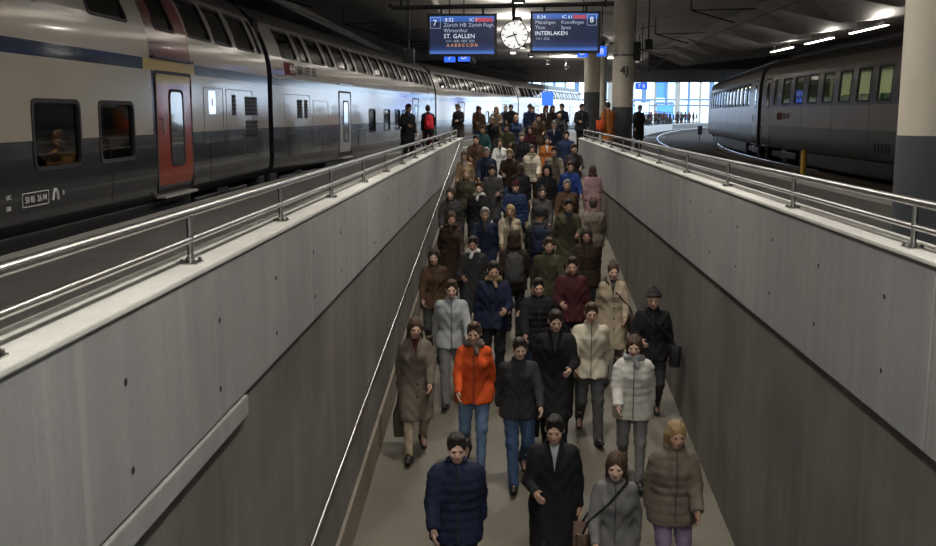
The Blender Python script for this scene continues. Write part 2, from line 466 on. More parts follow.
# ------------------------------------------------------------------ trains
def prof_fn(pts):
    zs = [p[1] for p in pts]; xs = [p[0] for p in pts]
    return lambda z: float(np.interp(z, zs, xs))
DD = [(1.30, .10), (1.40, .28), (1.42, .5), (1.42, 2.30), (1.405, 2.50), (1.36, 2.75), (1.28, 3.0), (1.17, 3.25), (1.02, 3.5), (.82, 3.72), (.55, 3.90), (.25, 3.98), (0.0, 4.0)]
SD = [(1.36, .12), (1.42, .30), (1.43, .6), (1.43, 2.0), (1.40, 2.6), (1.33, 3.05), (1.22, 3.30), (1.02, 3.5), (.7, 3.64), (.35, 3.70), (0.0, 3.72)]

def side_pt(fx, y, z, off):
    """Point on the car side (local +x), pushed out by off along the profile normal."""
    dz = .02
    t = Vector((fx(z + dz) - fx(z - dz), 0, 2 * dz)).normalized()
    n = Vector((t.z, 0, -t.x))
    return Vector((fx(z), y, z)) + n * off

def rrect(y0, y1, z0, z1, r, seg=4):
    pts = []
    for cy, cz, a0 in ((y1 - r, z1 - r, 0), (y0 + r, z1 - r, 90), (y0 + r, z0 + r, 180), (y1 - r, z0 + r, 270)):
        for k in range(seg + 1):
            a = math.radians(a0 + 90 * k / seg); pts.append((cy + r * math.cos(a), cz + r * math.sin(a)))
    return pts

def frame_ring(fx, y0, y1, z0, z1, w, r, o0, o1, skew=0.0):
    inn = rrect(y0 + w, y1 - w, z0 + w, z1 - w, max(.01, r - w * .6)); out = rrect(y0, y1, z0, z1, r)
    zm = (z0 + z1) / 2
    S = lambda p, o: side_pt(fx, p[0] + skew * (p[1] - zm), p[1], o)
    m = MB(); k = len(inn)
    rings = [[S(p, o0) for p in out], [S(p, o1) for p in out], [S(p, o1) for p in inn], [S(p, o0) for p in inn]]
    m.loft(rings, 0, cap=False); return m
def plate(fx, y0, y1, z0, z1, r, o0, o1, nz=6):
    """A thin rounded plate hugging the side; cut into rows so that it follows the curved profile."""
    m = MB(); rows = []
    for i in range(nz + 1):
        z = z0 + (z1 - z0) * i / nz
        d = max(0, r - min(z - z0, z1 - z)); ins = r - math.sqrt(max(0, r * r - d * d)) if r > 0 else 0
        a, b = y0 + ins, y1 - ins
        rows.append([side_pt(fx, a, z, o1), side_pt(fx, b, z, o1), side_pt(fx, b, z, o0), side_pt(fx, a, z, o0)])
    m.loft(rows); return m

def window(fx, root, y0, y1, z0, z1, r=.09, pane=None, fw=.05):
    f = frame_ring(fx, y0, y1, z0, z1, fw, r, -.06, .012).build('window_frame', RUBBER, root)
    plate(fx, y0 + fw * .8, y1 - fw * .8, z0 + fw * .8, z1 - fw * .8, r * .5, -.035, -.025).build('pane', pane or GL_DARK, f)

def car_shell(root, prof, L, holes, colour, mats, zcuts, ycuts=()):
    """Body shell: the profile swept along the car with real openings for windows and doors on the platform side."""
    fx = prof_fn(prof)
    zs = sorted(set([p[1] for p in prof] + list(zcuts) + [h[2] for h in holes] + [h[3] for h in holes]))
    ysl = sorted(set([0, L] + [h[0] for h in holes] + [h[1] for h in holes] + list(ycuts)))
    m = MB()
    for a, b in zip(ysl[:-1], ysl[1:]):
        for c, d in zip(zs[:-1], zs[1:]):
            ym, zm = (a + b) / 2, (c + d) / 2
            mi = colour(ym, zm)
            if not any(h[0] < ym < h[1] and h[2] < zm < h[3] for h in holes):
                m.quad([(fx(c), a, c), (fx(c), b, c), (fx(d), b, d), (fx(d), a, d)], mi)
            m.quad([(-fx(c), b, c), (-fx(c), a, c), (-fx(d), a, d), (-fx(d), b, d)], mi)
    for y, fl in ((0, 1), (L, -1)):
        for c, d in zip(zs[:-1], zs[1:]):
            q = [(-fx(c), y, c), (fx(c), y, c), (fx(d), y, d), (-fx(d), y, d)]
            m.quad(q if fl > 0 else q[::-1], 0)
    z0 = prof[0][1]
    m.quad([(-fx(z0), 0, z0), (-fx(z0), L, z0), (fx(z0), L, z0), (fx(z0), 0, z0)], 0)
    me = m.mesh('body', mats)
    bm = bmesh.new(); bm.from_mesh(me); bmesh.ops.remove_doubles(bm, verts=bm.verts, dist=.0005); bm.to_mesh(me); bm.free()
    smooth_by_angle(me, .6)
    o = link('body', me, root)
    return fx, o

def bogie(root, y, z_rail=ZR):
    b = MB(); b.box(-1.15, 1.15, y - 1.3, y + 1.3, -.28, -.12, 0, .03)
    for s in (-1, 1): b.box(s * 1.12 - .08, s * 1.12 + .08, y - 1.75, y + 1.75, -.25, -.02, 0, .03)
    o = b.build('bogie', BLACK_M, root)
    wh = MB(); wh.lathe((0, 0, 0), [(.03, -.10), (.16, -.10), (.18, -.06), (.40, -.055), (.44, -.05), (.44, .05), (.47, .06), (.47, .08), (.03, .08)], 24, 0, 'X'); wm = wh.mesh('wheel', STEEL_D)
    for dy in (-1.25, 1.25):
        for s in (-1, 1):
            w = link('wheel', wm, o, (s * .75, y + dy, z_rail + .44)); w.rotation_euler = (0, 0, 0 if s < 0 else math.pi)
    bx = MB(); bx.box(1.0, 1.2, y - .35, y + .35, -.3, .05, 0, .04); bx.build('axle_box', STEEL_D, o)
    return o

def train_door(fx, root, y0, y1, z0, z1, leafm, wz0, wz1, topband=None, ww=.34):
    d = plate(fx, y0 + .03, y1 - .03, z0, z1, .05, -.02, .006, 8).build('door', leafm, root)
    frame_ring(fx, y0 - .02, y1 + .02, z0 - .02, z1 + .03, .05, .09, -.06, .016).build('door_seal', RUBBER, d)
    ym = (y0 + y1) / 2 + .08
    frame_ring(fx, ym - ww, ym + ww, wz0, wz1, .045, .12, .0, .018).build('door_window_frame', RUBBER, d)
    plate(fx, ym - ww + .03, ym + ww - .03, wz0 + .03, wz1 - .03, .08, .004, .011).build('pane', mat('door_glass', (.10, .105, .115), .08, 0, .05, 2, 0, 60, .5), d)
    if topband: plate(fx, y0 + .03, y1 - .03, z1 - .17, z1 - .01, 0, .004, .010, 2).build('class_band', topband, d)
    h = MB(); h.tube([side_pt(fx, y0 + .16, 1.15, .01), side_pt(fx, y0 + .16, 1.15, .05), side_pt(fx, y0 + .16, 1.38, .05), side_pt(fx, y0 + .16, 1.38, .01)], .014, 6); h.build('handle', STEEL, d)
    st = MB(); x = fx(.3); st.box(x - .06, x + .10, y0 + .05, y1 - .05, z0 - .10, z0 - .06, 0, .01); st.build('step', KERB, root)

def hatch(fx, root, y0, y1, z0, z1, m, r=.05):
    h = frame_ring(fx, y0, y1, z0, z1, .014, r, .0, .005).build('hatch', STEEL_D, root)
    return h
def louvre(fx, root, y0, y1, z0, z1):
    v = plate(fx, y0, y1, z0, z1, .01, 0, .006, 2).build('vent', BLACK_M, root)
    n = max(3, int((z1 - z0) / .07))
    for i in range(n):
        z = z0 + (z1 - z0) * (i + .5) / n
        s = MB(); s.box(0, .014, y0 + .02, y1 - .02, -.012, .012); s.build('slat', LETTER_D, v, False, (fx(z) + .004, 0, z))
side_text_mtx = lambda fx, y, z, off=.012: Matrix.Translation(side_pt(fx, y, z, off)) @ Matrix(((0, 0, 1), (1, 0, 0), (0, 1, 0))).to_4x4()

CAR_L = 26.3
def dd_car(s0, label, doors, wins, upper, extra=None, first_class=False):
    xa, ya = arc_off(*TL, s0, 0); xb, yb = arc_off(*TL, s0 + CAR_L, 0)
    ang = -math.atan2(xb - xa, yb - ya)
    r = empty('double_deck_coach', (xa, ya, 0), ang); tag(r, label, 'train')
    holes = [(a + .02, b - .02, c + .02, d - .02) for a, b, c, d in wins + upper]
    reds = [d for d in doors if d[2] == 'red']
    def colour(y, z):
        if z < 1.15: return 0
        for d in reds:
            if 2.27 < z < 3.55 and d[0] - .16 < y < d[1] + .06: return 6 if d[0] - .16 < y < d[0] - .06 else 4
            if 2.10 < z < 2.27 and d[0] - .45 < y < d[1] + .25: return 5
            if z <= 2.10 and d[0] - .14 < y < d[0] - .02: return 6
        if z < 2.10: return 1
        if z < 2.27: return 2
        if z < 2.62: return 1
        if z < 3.52: return 3
        return 7
    yc = []
    for d in reds: yc += [d[0] - .45, d[0] - .16, d[0] - .06, d[0] - .14, d[0] - .02, d[1] + .06, d[1] + .25]
    fx, body = car_shell(r, DD, CAR_L, holes, colour, [P_DARK, P_WHITE, P_BLUE, P_SILVER, P_MAROON, P_YELLOW, P_BLUE, P_ROOF], [1.15, 2.10, 2.27, 2.62, 3.52, 3.1, 3.35], yc)
    for w in wins: window(fx, r, *w, r=.12)
    for w in upper: window(fx, r, *w, r=.10, fw=.04)
    for d in doors:
        train_door(fx, r, d[0], d[1], .26, 2.08, P_RED if d[2] == 'red' else P_GREYDOOR, .62, 1.84, P_YELLOW if d[2] == 'red' else None)
        g = MB(); z = 2.30; x = fx(z); g.box(x, x + .05, d[0] - .1, d[1] + .1, z - .02, z + .02, 0, .008); g.build('rain_gutter', P_DARK if d[2] == 'red' else P_GREYDOOR, r)
    for y in (2.9, CAR_L - 2.9): bogie(r, y)
    for y0, y1 in ((.02, .6), (5.2, CAR_L - 5.2), (CAR_L - .6, CAR_L - .02)):
        u = MB(); u.box(-1.25, 1.30, y0, y1, -.38, .14, 0, .05); u.build('underframe_box', BLACK_M, r)
    # seam lines of the lower skirt and hatches near each end
    for y in (4.4, 9.0, 13.2, 17.4, 21.9):
        q = plate(fx, y, y + .012, .30, 1.10, 0, 0, .004, 4); q.build('panel_seam', LETTER_D, r)
    # gangway bellows at the far end
    g = MB()
    for k in range(4):
        y = CAR_L + .03 + k * .12
        g.box(-1.16 + .03 * (k % 2), 1.16 - .03 * (k % 2), y, y + .11, -.1, 3.55, 0, .03)
    g.build('gangway_bellows', RUBBER, r)
    # interior floor and ceiling lamp of the lower deck
    i = MB(); i.box(-1.3, 1.3, .1, CAR_L - .1, .15, .21); i.box(-1.3, 1.3, .1, CAR_L - .1, 2.16, 2.24); i.build('deck', mat('train_interior', (.10, .085, .07), .7), r)
    if extra: extra(fx, r)
    return r, fx

def upper_row(y0, y1, skip=()):
    out = []; y = y0; k = 0
    while y < y1:
        w = 1.35 if k % 2 == 0 else .82
        if not any(a < y + w / 2 < b for a, b in skip): out.append((y, y + w, 2.74, 3.42))
        y += w + .30; k += 1
    return out

# near car: starts behind the viewer, ends at Y = 22.2
S1 = 22.25 - CAR_L
def loc1(Y): return Y - S1
def extra1(fx, r):
    y = loc1
    # service panels right of the door
    for a, b, c, d in ((17.55, 18.75, .95, 1.92), (18.95, 20.9, 1.15, 1.92), (18.95, 20.1, .62, 1.13), (20.2, 21.6, .62, 1.13)):
        hatch(fx, r, y(a), y(b), c, d, None)
    louvre(fx, r, y(19.35), y(19.6), 1.42, 1.82)
    louvre(fx, r, y(20.3), y(21.25), 1.42, 1.80); louvre(fx, r, y(20.3), y(21.25), .98, 1.32)
    sc = plate(fx, y(17.85), y(18.25), 1.45, 1.86, .02, 0, .008, 3).build('route_screen', emit('route_screen', (.55, .75, 1.0), 1.6), r)
    text('8', .2, LOGO_RED, sc, side_text_mtx(fx, y(17.98), 1.65, .012))
    for t, yy, zz, sz in (('UIC', 10.44, .56, .07), ('SBB', 10.44, .44, .07), ('50 85', 10.86, .50, .10), ('26-94', 11.15, .50, .10), ('B', 11.80, .52, .08)):
        text(t, sz, LETTER_W, r, side_text_mtx(fx, y(yy), zz))
    frame_ring(fx, y(10.82), y(11.46), .42, .58, .008, .02, 0, .004).build('number_frame', LETTER_W, r)
    a = MB()
    for s in (-1, 1): a.tube([side_pt(fx, y(11.62 + s * .07), .45, .008), side_pt(fx, y(11.62 + s * .05), .53, .008), side_pt(fx, y(11.62 + s * .012), .58, .008)], .014, 6)
    a.build('jacking_mark', LETTER_W, r)
up1 = [(loc1(a), loc1(b), 2.72, 3.42) for a, b in ((5.0, 7.6), (8.4, 10.2), (10.7, 11.6), (12.97, 14.35), (15.4, 16.35), (17.0, 18.35), (18.55, 19.75), (20.05, 21.45), (21.7, 22.0))]
w1 = [(loc1(a), loc1(b), .80, 1.63) for a, b in ((4.6, 5.85), (6.4, 7.65), (8.0, 9.3), (11.15, 12.45), (13.0, 14.25))]
car1, fx1 = dd_car(S1, 'near double-deck coach with red door and dark skirt on the left', [(loc1(15.15), loc1(16.85), 'red')], w1, up1, extra1)

def extra2(fx, r):
    lg = plate(fx, 1.05, 1.95, 2.36, 2.66, .01, 0, .006, 3).build('logo_plate', LOGO_RED, r)
    c = MB()
    for a, b, c0, d0 in ((1.46, 1.88, 2.495, 2.525), (1.655, 1.69, 2.40, 2.62)): 
        c.loft([[side_pt(fx, yy, zz, .011) for yy, zz in ((a, c0), (b, c0), (b, d0), (a, d0))], [side_pt(fx, yy, zz, .014) for yy, zz in ((a, c0), (b, c0), (b, d0), (a, d0))]])
    for s in (-1, 1):
        ym = 1.672
        c.tube([side_pt(fx, ym + s * .11, 2.43, .012), side_pt(fx, ym + s * .205, 2.51, .012), side_pt(fx, ym + s * .11, 2.59, .012)], .02, 6)
    c.build('logo_cross', LETTER_W, lg)
    for k, w in enumerate(('SBB', 'CFF', 'FFS')): text(w, .30, LETTER_D, r, side_text_mtx(fx, 2.08 + k * .70, 2.50, .02))
    hatch(fx, r, .9, 3.2, 1.22, 1.92, None); hatch(fx, r, 3.5, 5.1, .6, 1.8, None)
    louvre(fx, r, 2.0, 2.45, 1.34, 1.80); louvre(fx, r, 2.65, 2.95, 1.34, 1.80)
    for a, b in ((1.2, 2.2), (8.9, 10.0), (14.8, 16)): hatch(fx, r, a, b, .45, 1.0, None)
S2 = S1 + CAR_L + .5
win2 = [(10.6, 11.7, .85, 1.62), (13.2, 14.4, .85, 1.62), (15.4, 16.5, .85, 1.62), (17.0, 18.1, .85, 1.62)]
car2, fx2 = dd_car(S2, 'middle double-deck coach with dark red logo and pale lettering near its end', [(6.4, 7.9, 'grey'), (19.6, 21.1, 'grey')], win2, upper_row(1.0, 25), extra2)
S3 = S2 + CAR_L + .5
car3, fx3 = dd_car(S3, 'third double-deck coach, bright with reflected daylight behind the left rail end', [(5.2, 6.7, 'grey'), (19.6, 21.1, 'grey')], win2, upper_row(1.0, 25))
S4 = S3 + CAR_L + .5
car4, fx4 = dd_car(S4, 'farthest double-deck coach low behind the crowd under the clock', [(5.2, 6.7, 'grey'), (19.6, 21.1, 'grey')], win2, upper_row(1.0, 25))

# right-hand single-deck coaches (the +x side of the local car faces the viewer's platform)
LIT = emit('coach_ceiling_lamp', (1.0, .98, .78), 8.0)
SEAT = mat('coach_seat_fabric', (.10, .16, .10), .85, 0, .2, 12)
INTW = mat('coach_interior_panel', (.46, .46, .33), .6, 0, .06, 2)
def sd_car(s_near, s_far, label, logo_at=None):
    xa, ya = arc_off(*TR2, s_far, 0); xb, yb = arc_off(*TR2, s_near, 0)
    L = math.hypot(xb - xa, yb - ya)
    ang = math.atan2(-(xb - xa), yb - ya)
    r = empty('single_deck_coach', (xa, ya, 0), ang); tag(r, label, 'train')
    wins = []; y = 3.2; k = 0
    while y < L - 3.4:
        wins.append((y, y + 1.18, 1.80, 2.82)); y += 1.72; k += 1
    wins = [(1.95, 2.45, 1.80, 2.82)] + wins
    holes = [(a + .02, b - .02, c + .02, d - .02) for a, b, c, d in wins]
    def colour(y, z):
        if z < .98: return 0
        if z < 1.72: return 1
        if z < 2.92: return 2
        if z < 3.28: return 1
        return 3
    fx, body = car_shell(r, SD, L, holes, colour, [P_COACHLOW, P_COACH, P_COACHBAND, P_ROOF], [.98, 1.72, 2.92, 3.28])
    for w in wins: window(fx, r, *w, r=.08, pane=GL_CLEAR, fw=.055)
    for y0 in (.45, L - 1.5):
        train_door(fx, r, y0, y0 + 1.0, .25, 2.85, P_COACH, 1.7, 2.7, None, .22)
    for y in (2.9, L - 2.9): bogie(r, y)
    u = MB(); u.box(-1.2, 1.25, 5.4, L - 5.4, -.4, .1, 0, .05); u.build('underframe_box', BLACK_M, r)
    i = MB(); i.box(-1.3, 1.3, .1, L - .1, .55, .62); i.build('deck', mat('train_interior', (.10, .085, .07), .7), r)
    i = MB(); i.box(-1.36, -1.31, .1, L - .1, .62, 1.6); i.box(-1.36, -1.31, .1, L - .1, 1.6, 3.0); i.build('interior_panel', INTW, r)
    lm = MB(); lm.box(-.45, -.25, .5, L - .5, 3.02, 3.05); lm.box(.35, .5, .5, L - .5, 3.02, 3.05); lm.build('ceiling_lamp', LIT, r)
    st = MB(); st.box(-.45, .45, -.24, .24, .62, 1.08, 0, .05); st.box(-.45, .45, -.06, .06, 1.0, 1.98, 0, .05); st.box(-.42, .42, -.1, .1, 1.85, 2.06, 0, .05); sm = st.mesh('seat', SEAT)
    y = 3.0; k = 0
    while y < L - 3:
        for x in (-.8, .8): link('seat', sm, r, (x, y, 0))
        y += 1.72; k += 1
    g = MB()
    for k in range(4): g.box(-1.1, 1.1, -.13 * k - .13, -.13 * k - .01, -.1, 3.4, 0, .03)
    g.build('gangway_bellows', RUBBER, r)
    for y in (6, 9.5, 13, 16.5, 20): plate(fx, y, y + .012, .3, 1.7, 0, 0, .003, 4).build('panel_seam', LETTER_D, r)
    if logo_at:
        lg = plate(fx, logo_at, logo_at + .75, 1.22, 1.5, .01, 0, .006, 2).build('logo_plate', LOGO_RED, r)
        text('SBB CFF', .3, LOGO_RED, r, Matrix.Translation(side_pt(fx, logo_at + .85, 1.36, .012)) @ Matrix(((0, 0, 1), (1, 0, 0), (0, 1, 0))).to_4x4())
        for k in range(5): 
            q = plate(fx, 13.6 + k * .28, 13.75 + k * .28, .36, .62, .01, 0, .006, 2); q.build('inscription', LETTER_D, r)
    # roof equipment line
    q = MB(); q.box(-.5, .5, 1.5, L - 1.5, 3.68, 3.80, 0, .03); q.build('roof_duct', P_ROOF, r)
    return r
sd_car(16.6, 43.0, 'near single-deck coach with lit windows on the right', 2.6)
sd_car(43.6, 70.0, 'far single-deck coach turning into the bright curve on the right')
# ------------------------------------------------------------------ railings
def railing(x, ys, y0, y1, label):
    r = empty('railing', (x, ys[0], .672)); tag(r, label, 'railing')
    oy = ys[0]
    sgn = 1 if x > 0 else -1
    ends = [(0, y1 - oy, .27), (0, y1 - oy + .06, .25), (0, y1 - oy + .08, .2), (0, y1 - oy + .08, 0)]
    t = MB(); t.tube([(0, y0 - oy, .27), (0, (y0 + y1) / 2 - oy, .27)] + ends[:3] + [(0, y1 - oy + .08, .02)], .025, 12); t.build('top_rail', STEEL, r, True)
    t = MB(); t.tube([(0, y0 - oy, .125), (0, y1 - oy + .06, .125)], .018, 10); t.build('mid_rail', STEEL, r, True)
    p = MB(); p.tube([(0, 0, .004), (0, 0, .25)], .017, 10); pm = p.mesh('post', STEEL); smooth_by_angle(pm)
    b = MB(); b.box(-.05, .05, -.065, .065, 0, .010, 0, .003); bmh = b.mesh('base_plate', STEEL)
    bo = MB(); bo.lathe((0, 0, 0), [(.011, 0), (.011, .014), (.006, .018)], 6); bom = bo.mesh('bolt', STEEL_D)
    for y in ys:
        q = link('post', pm, r, (0, y - oy, 0))
        link('base_plate', bmh, q)
        for sx in (-1, 1):
            for sy in (-1, 1): link('bolt', bom, q, (sx * .033, sy * .047, .010))
railing(-1.675, [.95 + 2.1 * i for i in range(15)], -4, 31.7, 'low stainless steel double railing on the left parapet')
railing(2.37, [.87 + 2.53 * i for i in range(13)], -4, 32.4, 'low stainless steel double railing on the right parapet')

# handrail on the ramp's left wall
hr = empty('handrail', (XLL, 7, ramp_z(7))); tag(hr, 'thin steel handrail on brackets along the left ramp wall', 'handrail')
H = lambda y, dz=1.25: (.08, y - 7, ramp_z(y) + dz - ramp_z(7))
t = MB(); t.tube([H(-5), H(10), H(20), H(31.5), (.06, 31.6 - 7, ramp_z(31.6) + .98 - ramp_z(7)), (.0, 31.6 - 7, ramp_z(31.6) + .97 - ramp_z(7))], .021, 10); t.build('rail', STEEL, hr, True)
for i in range(16):
    y = 1.0 + i * 2.0; a = H(y)
    b = MB(); b.tube([(a[0], a[1], a[2] - .015), (a[0], a[1], a[2] - .07), (.05, a[1], a[2] - .10), (-.005, a[1], a[2] - .10)], .009, 6); k = b.build('bracket', STEEL_D, hr)
    d = MB(); d.lathe((0, a[1], a[2] - .10), [(.004, .0), (.035, .0), (.035, .008), (.004, .008)], 12, 0, 'X'); d.build('rosette', STEEL_D, k)

# ------------------------------------------------------------------ columns
def column(x, y, r, zg, label, mark=None, clutter=False):
    c = empty('column', (x, y, 0)); tag(c, label, 'column')
    m = MB(); m.lathe((0, 0, 0), [(r + .02, 0), (r + .02, .06), (r + .003, .08), (r + .003, zg)], 40); m.build('painted_base', COLG, c, True)
    m = MB(); m.lathe((0, 0, 0), [(r, zg), (r, ZC + .02)], 40); m.build('shaft', COLW, c, True)
    if mark: text(mark, .42, LETTER_D, c, Matrix.Translation((0.0, -r - .012, 2.98)) @ Matrix.Rotation(math.pi / 2, 4, 'X'), align='CENTER', depth=.02)
    if clutter:
        b = MB(); b.lathe((0, 0, 0), [(r + .012, 3.5), (r + .012, 3.56)], 40); b.build('cable_band', STEEL_D, c)
        b = MB(); b.tube([(r + .02, -.1, 2.5), (r + .02, -.1, ZC)], .02, 6); b.build('conduit', STEEL_D, c)
        b = MB(); b.box(r + .01, r + .22, -.2, .1, 3.35, 4.0, 0, .03); b.build('junction_box', BLACK_M, c)
    return c
column(4.31, 10.25, .42, 1.24, 'thick cream column with grey base at the right edge beside parapet')
column(4.07, 37.0, .375, 1.70, 'cream column marked with characters on its shaft beyond the right railing', '4J', True)
column(3.80, 47.5, .37, 2.45, 'cream column with tall grey base just left of the marked column')
column(6.9, 76.0, .30, 1.2, 'slim far cream column seen between two thicker columns')

# loudspeaker horn fixed to the marked column
h = empty('loudspeaker', (3.28, 36.75, 3.95)); tag(h, 'dark horn loudspeaker facing left on the marked column', 'loudspeaker')
m = MB(); m.box(-.32, .1, -.14, .14, -.16, .16, 0, .04); m.build('driver_box', BLACK_M, h)
m = MB(); m.lathe((0, 0, 0), [(.05, .0), (.08, -.15), (.2, -.42), (.21, -.43), (.06, -.1)], 20, 0, 'Y'); m.build('horn', KERB, h, True)
m = MB(); m.tube([(.1, 0, 0), (.40, 0, 0)], .03, 8); m.build('bracket', BLACK_M, h)

# ------------------------------------------------------------------ hanging sign beam, displays, clock
SY = 24.0
bm_ = empty('sign_beam', (0, SY, 3.90)); tag(bm_, 'dark steel pipe beam carrying the departure displays and the clock', 'beam')
m = MB(); m.tube([(-2.8, 0, 0), (2.4, 0, .08)], .055, 10); m.build('pipe', BLACK_M, bm_, True)
for x in (-2.55, 0.05, 2.2):
    m = MB(); m.tube([(x, 0, .0), (x, 0, ZC - 3.90)], .035, 8); m.build('hanger', BLACK_M, bm_)
m = MB(); m.tube([(-2.8, 0, .0), (-2.8, 0, .10)], .05, 8); m.build('end_bracket', BLACK_M, bm_)

def scr_mat(name):
    m, nt, b = new_mat(name); N, L = nt.nodes, nt.links
    tc = N.new('ShaderNodeTexCoord'); sp = N.new('ShaderNodeSeparateXYZ'); L.new(tc.outputs['Generated'], sp.inputs[0])
    rp = N.new('ShaderNodeValToRGB'); L.new(sp.outputs['Z'], rp.inputs[0])
    els = rp.color_ramp.elements
    els[0].position = 0; els[0].color = (.10, .24, .75, 1); els[1].position = 1; els[1].color = (.06, .16, .55, 1)
    for p, c in ((.12, (.03, .05, .15)), (.3, (.02, .026, .06)), (.84, (.022, .03, .07)), (.86, (.05, .14, .48))):
        e = els.new(p); e.color = c + (1,)
    b.inputs['Base Color'].default_value = (.01, .012, .02, 1); b.inputs['Roughness'].default_value = .12
    L.new(rp.outputs[0], b.inputs['Emission Color']); b.inputs['Emission Strength'].default_value = .95
    return m
SCR = scr_mat('display_screen')
TXW = emit('screen_white', (.6, .7, .9), .5); TXB = emit('screen_bright_white', (.8, .88, 1), .85)
TXR = emit('screen_red', (.6, .09, .14), .6); TXO = emit('screen_orange', (.9, .42, .12), 0.8)
FRONT = Matrix.Rotation(math.pi / 2, 4, 'X')
def display(x, z, w, hgt, label, lines, bars, boxes):
    d = empty('departure_display', (x, SY, z)); tag(d, label, 'display')
    m = MB(); m.box(-w / 2, w / 2, -.11, .11, -hgt / 2, hgt / 2, 0, .015); m.build('housing', BLACK_M, d)
    bw = .055
    m = MB()
    for a in ((-w / 2, w / 2, -hgt / 2, -hgt / 2 + bw), (-w / 2, w / 2, hgt / 2 - bw, hgt / 2), (-w / 2, -w / 2 + bw, -hgt / 2 + bw, hgt / 2 - bw), (w / 2 - bw, w / 2, -hgt / 2 + bw, hgt / 2 - bw)):
        m.box(a[0], a[1], -.135, -.11, a[2], a[3])
    m.build('bezel', BLACK_M, d)
    m = MB(); m.box(-w / 2 + bw, w / 2 - bw, -.118, -.111, -hgt / 2 + bw, hgt / 2 - bw); s = m.build('screen', SCR, d)
    for x0, x1, z0, z1, mm in bars:
        m = MB(); m.box(x0, x1, -.121, -.1182, z0, z1); m.build('colour_bar', mm, s)
    for t, xx, zz, sz, mm in lines:
        text(t, sz, mm, s, Matrix.Translation((xx, -.1225, zz)) @ FRONT, depth=.001)
    for x0, x1, z0, z1 in boxes:
        for a in ((x0, x1, z0, z0 + .008), (x0, x1, z1 - .008, z1), (x0, x0 + .008, z0, z1), (x1 - .008, x1, z0, z1)):
            m = MB(); m.box(a[0], a[1], -.121, -.1182, a[2], a[3]); m.build('frame_line', TXW, s)
    for xx in (-w * .3, w * .3):
        m = MB(); m.tube([(xx, 0, hgt / 2), (xx, 0, 3.90 - z + .05)], .028, 8); m.build('hanger', BLACK_M, d)
display(-1.13, 3.27, 1.62, .97, 'left departure display showing track 7, hung left of the clock',
        [('7', -.68, .27, .19, TXB), ('8:32', -.40, .34, .12, TXB), ('IC 1', .17, .34, .11, TXB), ('Zürich HB', -.43, .225, .125, TXW), ('Zürich Flugh.', .15, .225, .115, TXW),
         ('Winterthur', -.43, .10, .12, TXW), ('ST. GALLEN', -.43, -.03, .14, TXB), ('1111  2222  2222  2222', -.38, -.14, .07, TXW), ('A A B B C C D D', -.36, -.235, .10, TXO)],
        [(.30, .72, .30, .385, TXR)], [(-.74, -.50, .15, .40)])
display(1.27, 3.33, 1.62, .95, 'right departure display showing track 8, hung right of the clock',
        [('8', .56, .27, .19, TXB), ('8:34', -.66, .34, .12, TXB), ('IC 61', -.08, .34, .11, TXB), ('Münsingen', -.70, .22, .11, TXW), ('Konolfingen', -.10, .22, .11, TXW),
         ('Thun', -.70, .10, .11, TXW), ('Spiez', -.10, .10, .11, TXW), ('INTERLAKEN', -.70, -.03, .13, TXB), ('1111  2222', -.68, -.15, .07, TXW)],
        [(.18, .48, .30, .385, TXR)], [(.50, .72, .15, .40)])

ck = empty('station_clock', (.09, SY, 3.27)); tag(ck, 'round white station clock with black hands between the two displays', 'clock')
m = MB(); m.lathe((0, 0, 0), [(.29, .10), (.325, .08), (.33, -.08), (.315, -.10), (.305, -.09), (.30, .0)], 40, 0, 'Y'); m.build('case', STEEL_D, ck, True)
m = MB(); m.lathe((0, 0, 0), [(.002, -.06), (.312, -.06), (.312, -.085), (.002, -.085)], 40, 0, 'Y'); dial = m.build('dial', emit('clock_dial', (.95, .95, .92), 0.9), ck)
INK = mat('clock_ink', (.005, .005, .006), .6)
def hand(ang, l0, l1, w0, w1, name, par, y):
    m = MB(); m.loft([[(-w0, y, l0), (w0, y, l0), (w0, y - .004, l0), (-w0, y - .004, l0)], [(-w1, y, l1), (w1, y, l1), (w1, y - .004, l1), (-w1, y - .004, l1)]])
    o = m.build(name, INK, par); o.rotation_euler = (0, math.radians(ang), 0); return o
for k in range(12): hand(30 * k, .235, .295, .012, .012, 'hour_mark', dial, -.087)
hand(253, -.06, .20, .018, .015, 'hour_hand', ck, -.094); hand(156, -.07, .275, .013, .010, 'minute_hand', ck, -.099)
m = MB(); m.tube([(-.02, 0, .32), (-.02, 0, .66)], .04, 8); m.build('hanger', BLACK_M, ck)
m = MB(); m.box(-.09, .03, -.08, .0, -.43, -.39, 0, .006); m.build('status_lamp', emit('status_lamp', (1, .98, .92), 3), ck)

# small blue sector signs behind the displays
BLUE = emit('blue_sign', (.03, .13, .85), 1.3)
def sector_sign(x, y, z, w, h, t, label):
    s = empty('sector_sign', (x, y, z)); tag(s, label, 'sign')
    m = MB(); m.box(-w / 2, w / 2, -.05, .05, -h / 2, h / 2, 0, .01); m.build('panel', BLUE, s)
    if t: text(t, h * .85, TXB, s, Matrix.Translation((0, -.053, -.01)) @ FRONT, align='CENTER')
    m = MB(); m.tube([(0, 0, h / 2), (0, 0, ZC - z)], .02, 6); m.build('hanger', BLACK_M, s)
sector_sign(-1.96, 33, 3.28, .36, .34, '7', 'small blue sign with white number under the left display')
sector_sign(-1.50, 33, 3.30, .38, .34, 'D', 'small blue sign with white letter under the left display')
sector_sign(2.32, 33, 3.42, .34, .32, 'D', 'small blue sign behind the bottom of the right display')
sector_sign(2.93, 33, 3.44, .30, .32, '8', 'small blue sign at the lower right corner of right display')
sector_sign(6.66, 52, 2.85, .62, .34, '7 8', 'blue platform sign just right of the marked column')
sector_sign(2.5, 68, 2.45, .75, .9, '', 'blue lit sign panel far behind the crowd left of tall grey column')

